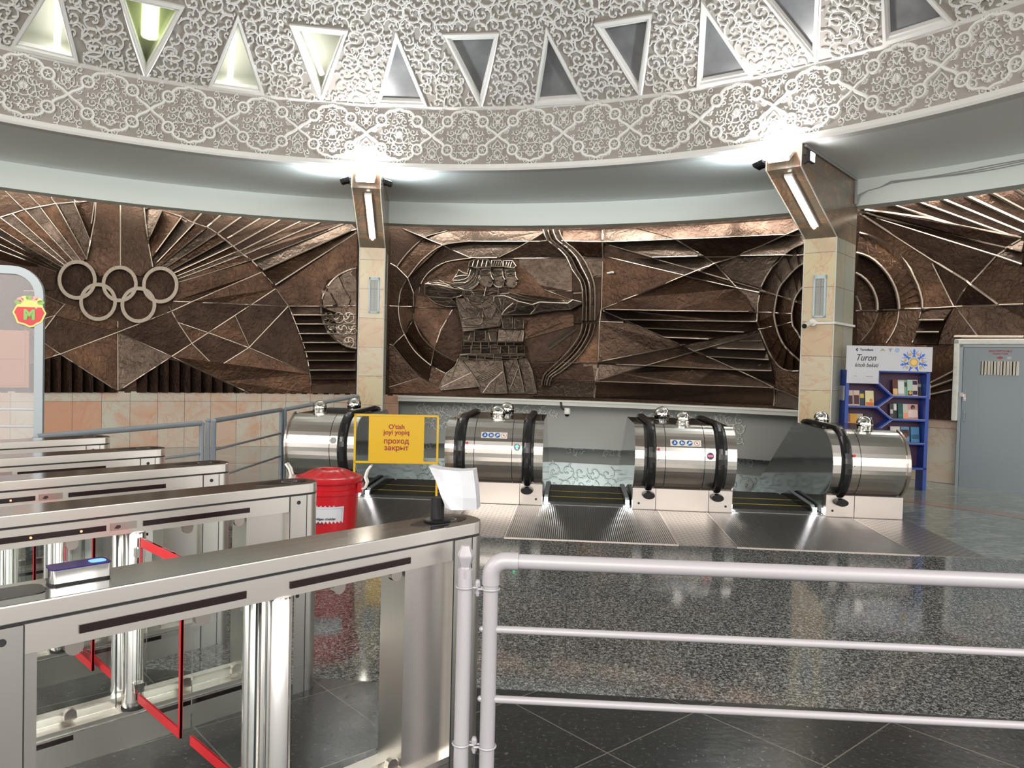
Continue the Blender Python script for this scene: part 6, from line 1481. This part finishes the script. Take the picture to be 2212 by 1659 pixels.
# ================================================================== BOOKCASE
def shelfcase():
    D = 10.45; A_ = atz(1998, 1060, 0); 
    BD = Vector((1, -.10, 0)).normalized(); org = A_ - BD * 1.09; F = frame_at(org, BD); W = 1.10; Z = lambda z: z
    root = thing('bookcase', org + BD * .55, 'blue and purple book exchange case with a white header board, beside the right pillar', 'bookcase')
    for x in (0, W - .045): b = MB(); b.box((x, 0, 0), (x + .045, .24, 1.62), F); b.build('side_panel', 'shelf_blue', root)
    b = MB(); b.box((.045, .215, .28), (W - .045, .23, 1.62), F); b.build('back_panel', 'shelf_back', root)
    b = MB(); b.box((.42, 0, 1.60), (W - .02, .24, 1.63), F); b.box((.42, .0, 1.45), (.44, .24, 1.62), F); b.box((.0, 0, .28), (W, .24, .31), F); b.build('top_board', 'shelf_blue', root)
    # zigzag shelves
    lev = [(1.44, 1.27), (1.12, .95), (.80, .63)]
    b = MB(); e = MB()
    def bar(x0, z0, x1, z1):
        l = sqrt((x1 - x0) ** 2 + (z1 - z0) ** 2); nx, nz = -(z1 - z0) / l * .014, (x1 - x0) / l * .014
        P = [(x0 + nx, z0 + nz), (x1 + nx, z1 + nz), (x1 - nx, z1 - nz), (x0 - nx, z0 - nz)]
        b.prism(P, lambda x, z: F @ Vector((x, 0.0, z)), lambda x, z: F @ Vector((x, .22, z)))
        P = [(x0 + nx, z0 + nz), (x1 + nx, z1 + nz), (x1 + nx * .6, z1 + nz * .6), (x0 + nx * .6, z0 + nz * .6)]
        e.prism(P, lambda x, z: F @ Vector((x, -.002, z)), lambda x, z: F @ Vector((x, .0, z)))
    R = (1.275, .955, .635); Ls = (1.12, .80, .48)
    for zr in R: bar(.62, zr, W - .04, zr)
    for zl in Ls: bar(.04, zl, .425, zl)
    bar(.425, 1.45, .62, 1.275)
    for zr, zl in zip(R, Ls): bar(.62, zr, .425, zl)
    for zl, zr in zip(Ls, R[1:]): bar(.425, zl, .62, zr)
    b.build('shelf_board', 'shelf_blue', root); e.build('board_edge', 'board_edge', root)
    # header board
    h = MB(); h.box((-.01, -.02, 1.62), (W + .01, 0, 1.955), F); hd = h.build('header_board', 'paper', root)
    FH = F @ Matrix.Translation((0, -.0215, 0)) @ Matrix.Rotation(pi / 2, 4, 'X')
    text('header_text', 'Turon', .125, 'ink', hd, FH @ Matrix.Translation((.105, 1.79, 0)), shear=.35, align='LEFT', sx=.85, bold=.0008)
    text('header_text', 'kitob bekati', .078, 'ink', hd, FH @ Matrix.Translation((.10, 1.69, 0)), shear=.35, align='LEFT', sx=.82, bold=.0005)
    text('logo_text', 'TuronBank', .04, 'ink', hd, FH @ Matrix.Translation((.165, 1.90, 0)), align='LEFT', sx=.95, bold=.0012)
    def poly(P, mm, nm, h=.0015):
        g = MB(); g.prism(P, lambda x, z: F @ Vector((x, -.0205, z)), lambda x, z: F @ Vector((x, -.0205 - h, z))); return g.build(nm, mm, hd)
    poly([(.105, 1.90), (.128, 1.925), (.138, 1.912), (.126, 1.90), (.138, 1.888), (.128, 1.875)], 'ink', 'logo_mark'); 
    M['logo_green'] = mat('logo_green', (.25, .32, .18), .5); M['logo_blue'] = mat('logo_blue', (.10, .32, .62), .5); M['logo_grey'] = mat('logo_grey', (.28, .26, .34), .5); M['flower_blue'] = mat('flower_blue', (.03, .13, .62), .5); M['flower_gold'] = mat('flower_gold', (.50, .36, .13), .5); M['flower_yellow'] = mat('flower_yellow', (.80, .55, .15), .5)
    poly([(.425, 1.885), (.445, 1.915), (.46, 1.922), (.475, 1.915), (.495, 1.885), (.47, 1.895), (.45, 1.895)], 'logo_green', 'logo_mark')
    poly([(.53, 1.925), (.59, 1.925), (.58, 1.908), (.568, 1.908), (.568, 1.88), (.552, 1.88), (.552, 1.908), (.54, 1.908)], 'logo_grey', 'logo_mark')
    poly([(.65 + .028 * cos(2 * pi * i / 20), 1.903 + .028 * sin(2 * pi * i / 20)) for i in range(20)], 'logo_blue', 'logo_mark'); poly([(.65 + .019 * cos(2 * pi * i / 20), 1.903 + .019 * sin(2 * pi * i / 20)) for i in range(20)], 'paper', 'logo_mark', .003); poly([(.637, 1.90), (.652, 1.912), (.667, 1.914), (.655, 1.902), (.65, 1.892)], 'logo_blue', 'logo_mark', .004)
    # seven-fold flower, cropped by the board
    cx, cz = .872, 1.745
    def clipz(P): return [(min(x, W + .005), max(z, 1.623)) for x, z in P]
    g = MB(); y2 = MB()
    def add(g_, P, h): g_.prism(clipz(P), lambda x, z: F @ Vector((x, -.0205, z)), lambda x, z: F @ Vector((x, -.0205 - h, z)))
    for k in range(7):
        a = pi / 2 + 2 * pi * k / 7; U = lambda r, t: (cx + r * cos(a) - t * sin(a), cz + r * sin(a) + t * cos(a))
        if U(.1, 0)[1] < 1.60: continue
        add(g, [U(.065, -.026), U(.075, .0), U(.065, .026), U(.10, .010), U(.135, .008), U(.135, -.008), U(.10, -.010)], .0016)
        if U(.16, 0)[1] > 1.64:
            add(g, [U(.130, -.006), U(.150, -.020), U(.158, -.018), U(.155, -.008), U(.172, -.012), U(.180, 0), U(.172, .012), U(.155, .008), U(.158, .018), U(.150, .020), U(.130, .006)], .0016)
            for s in (-1, 1): 
                Q = [(.115, .006), (.130, .026), (.155, .046), (.160, .062)]; Q2 = [(.160, .062), (.148, .046), (.122, .030), (.105, .010)]
                add(g, [U(r, s * t) for r, t in Q + Q2], .0016)
        a2 = a + pi / 7; V = lambda r, t: (cx + r * cos(a2) - t * sin(a2), cz + r * sin(a2) + t * cos(a2))
        if V(.12, 0)[1] > 1.63: add(y2, [V(.095, 0), V(.105, -.022), V(.118, -.026), V(.115, -.014), V(.130, -.018), V(.128, -.004), V(.140, 0), V(.128, .006), V(.130, .02), V(.115, .016), V(.118, .026), V(.105, .022)], .0016)
    g.build('flower_motif', 'flower_blue', hd); y2.build('flower_motif', 'flower_gold', hd)
    P = [];  
    for i in range(36): r = .066 if i % 2 else .056; P.append((cx + r * cos(2 * pi * i / 36), cz + r * sin(2 * pi * i / 36)))
    poly(P, 'flower_gold', 'flower_motif', .002); poly([(cx + .038 * cos(2 * pi * i / 24), cz + .038 * sin(2 * pi * i / 24)) for i in range(24)], 'flower_yellow', 'flower_motif', .0028); poly([(cx + .007 * cos(2 * pi * i / 12), cz + .007 * sin(2 * pi * i / 12)) for i in range(12)], 'paper', 'flower_motif', .0035)
    # clear document pocket hung under the header
    dp = MB(); dp.box((.0, -.026, 1.44), (.42, -.021, 1.63), F); pk = tag(dp.build('paper_pocket', 'paper'), 'white printed leaflet in a clear pocket hung under the header of the bookcase', 'leaflet')
    g = MB()
    for (x0, z0, x1, z1, mm) in ((.02, 1.455, .18, 1.457, 'k'), (.02, 1.505, .18, 1.507, 'k'), (.02, 1.455, .022, 1.507, 'k'), (.178, 1.455, .18, 1.507, 'k'), (.21, 1.455, .40, 1.457, 'k'), (.21, 1.515, .40, 1.517, 'k'), (.21, 1.455, .212, 1.517, 'k'), (.398, 1.455, .40, 1.517, 'k')): g.box((x0, -.028, z0), (x1, -.0262, z1), F)
    for k in range(3): g.box((.23, -.028, 1.468 + k * .014), (.38, -.0262, 1.470 + k * .014), F); g.box((.04, -.028, 1.468 + k * .012), (.16, -.0262, 1.469 + k * .012), F)
    g.build('print_lines', mat('print_grey', (.45, .47, .5), .6), pk)
    g = MB(); g.box((.25, -.029, 1.535), (.345, -.0262, 1.541), F); g.build('green_line', 'logo_green', pk); g = MB(); g.box((.09, -.029, 1.535), (.135, -.0262, 1.541), F); g.build('violet_line', 'logo_grey', pk)
    # leaflet pockets on the flanks
    for s, xx, zz in ((-1, -.012, 1.28), (1, W + .012, 1.33)):
        g = MB(); g.box((xx - .008, .02, zz - .08), (xx + .008, .20, zz + .12), F); tag(g.build('leaflet_pocket', 'film'), 'clear plastic leaflet pocket on the %s flank of the bookcase' % ('left' if s < 0 else 'right'), 'pocket')
    # books, each standing face out: (x, shelf z, width, height, cover, accent, accent band (z0, z1), label)
    C = lambda h: tuple((int(h[i:i + 2], 16) / 255) ** 2.2 for i in (0, 2, 4))
    bk = [(.66, 1.275, .075, .215, '5a3020', 'd8b080', (0, .42), 'brown and tan book at the left end of the top right shelf'),
          (.725, 1.275, .10, .21, 'a8aca8', 'd5d8d6', (.1, .9), 'shiny grey book on the top right shelf'), (.81, 1.275, .065, .21, '7aa888', '3c4038', (.55, .85), 'pale green book on the top right shelf'),
          (.855, 1.275, .075, .215, 'a8c0b0', '20242a', (.0, .3), 'pale green and black book with a gold seal on the top right shelf'), (.915, 1.275, .085, .215, 'd8c8b8', '401850', (.68, .95), 'cream book with two purple squares on the top right shelf'), (.995, 1.275, .06, .20, '22282a', '8a8f90', (.6, .8), 'dark book at the right end of the top right shelf'),
          (.06, 1.12, .085, .205, 'd0b8a8', '401820', (.05, .65), 'cream and maroon book at the left end of the upper left shelf'), (.15, 1.12, .085, .205, 'cdb6a8', '4a2028', (.05, .68), 'second cream and maroon book on the upper left shelf'), (.235, 1.12, .07, .20, '2c3448', 'c8b050', (.5, .8), 'navy book with yellow spots on the upper left shelf'), (.305, 1.12, .115, .205, 'd8cda0', 'd06838', (0, .22), 'large cream book with an orange sun on the upper left shelf'),
          (.64, .955, .05, .20, '403c3c', 'b8b4b0', (.3, .6), 'dark grey book at the left end of the middle right shelf'), (.69, .955, .055, .21, '202224', 'c8c8c4', (.5, .95), 'black book with a white portrait on the middle right shelf'), (.745, .955, .07, .205, '12504c', '2a6a5c', (.1, .3), 'dark teal book on the middle right shelf'), (.815, .955, .065, .20, 'c0bcae', 'e8906a', (0, .4), 'pale book with an orange foot on the middle right shelf'), (.88, .955, .14, .20, 'c89890', 'e0c8c0', (.1, .6), 'pink book with a portrait of a dark haired woman on the middle right shelf'),
          (.06, .80, .06, .205, '905844', 'c89478', (0, .4), 'brown book at the left end of the lower left shelf'), (.12, .80, .095, .20, 'd09830', 'e07038', (0, .4), 'orange book with black lettering on the lower left shelf'), (.215, .80, .085, .20, 'b4a890', '606848', (.1, .5), 'beige book with a green landscape on the lower left shelf'), (.305, .80, .11, .20, '28282a', 'a8a6a2', (.25, .8), 'black book with a grey portrait on the lower left shelf'),
          (.66, .635, .13, .205, 'd0ccc4', '303438', (.3, .6), 'white book with a dark picture on the bottom right shelf'), (.80, .635, .12, .205, '6088a8', '402828', (.35, .8), 'pale blue book with a dark haired figure on the bottom right shelf'), (.925, .635, .115, .205, '4080a8', '285878', (.2, .5), 'blue book at the right end of the bottom right shelf')]
    for i, (x, z, w_, h_, c_, a_, bd, lab) in enumerate(bk):
        t = thing('book', F @ Vector((x + w_ / 2, .1, z + .014)), lab, 'book', 'books in the exchange case'); lean = .035
        z0 = z + .0145; yb = .10 + (i % 3) * .012
        g = MB(); g.prism([(yb, z0), (yb + .018, z0), (yb + lean + .018, z0 + h_), (yb + lean, z0 + h_)], lambda y, zz: F @ Vector((x, y, zz)), lambda y, zz: F @ Vector((x + w_ - .004, y, zz))); g.build('cover', mat('book_cover', C(c_), .45), t)
        xa, xb = (x + .006, x + w_ - .010)
        def on(yf, xx): return F @ Vector((xx, yb + lean * yf - .001, z0 + h_ * yf))
        g = MB(); g.quad(on(bd[0] + .01, xa), on(bd[0] + .01, xb), on(bd[1], xb), on(bd[1], xa)); g.build('cover_print', mat('book_print', C(a_), .5), t)
        if 'purple squares' in lab: g = MB(); g.quad(on(.05, xa), on(.05, xb), on(.30, xb), on(.30, xa)); g.build('cover_print', mat('book_print', C('401850'), .5), t)
        def blob(cx_, cy_, rx, ry, hx, nm='cover_picture'):
            g = MB(); g.add([F @ Vector((x + w_ * cx_ + w_ * rx * cos(2 * pi * k / 14), yb + lean * (cy_ + ry * sin(2 * pi * k / 14)) - .002, z0 + h_ * (cy_ + ry * sin(2 * pi * k / 14)))) for k in range(14)], (tuple(range(14)),)); g.build(nm, mat('book_print', C(hx), .5), t)
        if 'sun' in lab: blob(.65, .35, .2, .12, 'd88830')
        elif 'gold seal' in lab: blob(.5, .18, .28, .12, 'c89a40')
        elif 'yellow spots' in lab: blob(.4, .62, .14, .06, 'd0b840'); blob(.6, .72, .12, .05, 'd0b840')
        elif 'woman' in lab: blob(.5, .78, .2, .16, '2a1a18'); blob(.56, .72, .12, .12, 'd8a898'); blob(.5, .3, .32, .22, 'e0c4c0')
        elif 'grey portrait' in lab: blob(.5, .62, .24, .2, 'c0beba'); blob(.5, .8, .26, .1, '302e2e'); blob(.5, .2, .3, .12, '3a3838')
        elif 'white portrait' in lab: blob(.5, .72, .3, .16, 'e0ded8')
        elif 'figure' in lab: blob(.55, .7, .15, .12, '2a1c1c'); blob(.5, .4, .24, .18, '7a3a34')
    return root
shelfcase()

# ================================================================== DOOR
def door():
    # plane through the doorway's left foot, facing the hall
    A_ = Vector((6.53, 11.04, 0)); BD = Vector((.70, -.715, 0)).normalized(); F = frame_at(A_ + Vector((-.10, -.08, 0)), BD)
    nrm = F.to_3x3().col[1]
    root = thing('door_1', F @ Vector((.5, 0, 0)), None, None, None, 'structure')
    b = MB(); b.box((.0, -.02, .0), (1.15, .03, 1.98), F); lf = b.build('door_leaf', 'door_grey', root)
    b = MB()
    for (x0, z0, x1, z1) in ((-.045, 0, -.005, 2.02), (-.045, 1.985, 1.25, 2.02), (1.16, 0, 1.2, 2.02)): b.box((x0, -.035, z0), (x1, .05, z1), F)
    b.build('door_jamb', 'grey_metal', root)
    b = MB()
    for (x0, z0, x1, z1) in ((-.12, .93, -.045, 2.10), (-.12, 2.02, 1.35, 2.10)): b.box((x0, -.07, z0), (x1, .06, z1), F)
    bevel(b.build('plaster_surround', 'frame_white', root), .015)
    # opening with bent bars
    b = MB(); b.box((.22, -.0225, 1.60), (.68, -.0205, 1.79), F); b.build('vent_opening', 'blackbody', lf)
    b = MB()
    for k in range(12):
        x = .235 + k * .038; b.box((x, -.045, 1.595), (x + .006, -.0225, 1.795), F); b.box((x + .006, -.032, 1.60), (x + .020 + .004 * (k % 3), -.0235, 1.79), F)
    b.build('vent_slats', mat('slat_cream', (.55, .52, .46), .5), lf)
    FT = F @ Matrix.Translation((.38, -.0215, 0)) @ Matrix.Rotation(pi / 2, 4, 'X')
    M['door_red'] = mat('door_red', (.30, .05, .07), .5)
    text('door_text', 'МАСТЕРСКАЯ-2', .036, 'door_red', lf, FT @ Matrix.Translation((.07, 1.93, 0)), bold=.0012); text('door_text', 'Хизмат Хона', .03, 'door_red', lf, FT @ Matrix.Translation((.07, 1.895, 0)), bold=.001)
    g = MB(); P = [(-.045, 1.84), (0, 1.862), (.045, 1.84), (0, 1.818)]; g.prism(P, lambda x, z: F @ Vector((.45 + x, -.0205, z)), lambda x, z: F @ Vector((.45 + x, -.0225, z))); g.build('warning_diamond', 'door_red', lf)
    g = MB(); g.add([F @ Vector((.56 + .03 * cos(2 * pi * i / 16), -.022, 1.838 + .02 * sin(2 * pi * i / 16))) for i in range(16)], (tuple(range(16)),)); g.build('door_sticker', 'board_edge', lf)
    g = MB(); g.box((-.03, -.05, 1.28), (.02, -.02, 1.34), F); g.box((0.02, -.035, 1.22), (.05, -.02, 1.32), F); g.tube([F @ Vector((.035, -.05, 1.25)), F @ Vector((.035, -.02, 1.25))], .012, 8); g.build('padlock_hasp', 'panel_steel', lf)
    g = MB(); g.tube([F @ Vector((.045, -.025, .92)), F @ Vector((.045, -.05, .94)), F @ Vector((.045, -.05, 1.06)), F @ Vector((.045, -.025, 1.08))], .007, 6); g.build('door_handle', 'grey_metal', lf)
door()

# ================================================================== LEFT EDGE: arch with plastic film, wooden cabinet
af = Vector((-4.05, 6.25, 0)); AX = Vector((1, .22, 0)).normalized(); FA = frame_at(af, AX)
ar = thing('ticket_booth_screen', FA @ Vector((-.4, 0, 0)), 'round topped grey metal frame with clear film at the left edge', 'screen')
XR = .215; ZT = 2.285; rr = .23; wA = 1.3
def archline(off):
    P = [(XR - off, 0.0)]
    for i in range(9): a = pi / 2 * i / 8; P.append((XR - rr + (rr - off) * cos(a), ZT - rr + (rr - off) * sin(a)))
    for i in range(9): a = pi / 2 + pi / 2 * i / 8; P.append((XR - wA + rr + (rr - off) * cos(a), ZT - rr + (rr - off) * sin(a)))
    P.append((XR - wA + off, 0.0)); return P
o_, i_ = archline(0), archline(.065); b = MB()
for k in range(len(o_) - 1):
    A0, A1, B0, B1 = o_[k], o_[k + 1], i_[k], i_[k + 1]
    P = [FA @ Vector((p[0], y, p[1])) for y in (-.02, .02) for p in (A0, A1, B1, B0)]
    b.add(P, ((0, 1, 2, 3), (7, 6, 5, 4), (0, 4, 5, 1), (2, 6, 7, 3)))
b.build('frame', 'grey_metal', ar)
b = MB(); b.add([FA @ Vector((p[0], .0, p[1])) for p in i_], (tuple(range(len(i_))),)); b.build('clear_film', 'film', ar)
b = MB()
for z in (1.12, .98): b.tube([FA @ Vector((XR - wA, .03, z)), FA @ Vector((XR - .05, .03, z))], .012, 8)
for z in (1.95, .6): b.tube([FA @ Vector((XR - .05, -.021, z)), FA @ Vector((XR - .05, -.026, z))], .008, 8)
b.build('cross_rail', 'grey_metal', ar)
# seasonal sticker with the letter M
cx, cz = XR - .10, 1.925
st = thing('wreath_sticker', FA @ Vector((cx, -.022, cz)), 'red sticker with a green letter M and a gold wreath on the grey frame', 'sticker')
M['st_red'] = mat('st_red', (.50, .01, .02), .4); M['st_gold'] = mat('st_gold', (.70, .55, .15), .4); M['st_green'] = mat('st_green', (.18, .36, .07), .4); M['st_pink'] = mat('st_pink', (.7, .3, .3), .4)
def stp(P, mm, nm, h): g = MB(); g.prism(P, lambda x, z: FA @ Vector((cx + x, -.022, cz + z)), lambda x, z: FA @ Vector((cx + x, -.022 - h, cz + z))); g.build(nm, mm, st)
ou = [(.105 * cos(2 * pi * i / 24) * (1 + .06 * cos(i * 2.1)), -.015 + .095 * sin(2 * pi * i / 24) * (1.05 + .08 * cos(i * 1.7))) for i in range(24)]
stp([(x * 1.12, z * 1.12) for x, z in ou], 'st_gold', 'sticker_edge', .001); stp([(x, min(z, .03)) for x, z in ou], 'st_red', 'sticker_face', .002)
for k in range(7): a = pi * (k + .5) / 7; stp([(.085 * cos(a) + .028 * cos(2 * pi * i / 8), .06 + .045 * sin(a) + .02 * sin(2 * pi * i / 8)) for i in range(8)], ('st_green', 'st_gold', 'st_pink')[k % 3], 'wreath', .003)
text('letter', 'M', .11, 'st_green', st, FA @ Matrix.Translation((cx, -.0255, cz - .035)) @ Matrix.Rotation(pi / 2, 4, 'X'), bold=.006)
# cabinet on the wall behind
a1_ = -36.1; F = frame_at(wpol(RW - .16, a1_ - .15, 0), wpol(RW, a1_ + 1, 0) - wpol(RW, a1_, 0))
cb = thing('wall_cabinet', F @ Vector((-.3, 0, 1.0)), 'light brown wooden cabinet on the wall behind the grey frame', 'cabinet')
b = MB(); b.box((-.75, -.02, 1.03), (.03, .14, 1.91), F); b.build('cabinet_body', 'cabinet_wood', cb)
b = MB()
for z0, z1 in ((1.06, 1.455), (1.465, 1.88)): b.box((-.70, -.035, z0), (-.02, -.02, z1), F)
bevel(b.build('cabinet_door', 'cabinet_wood', cb), .01)
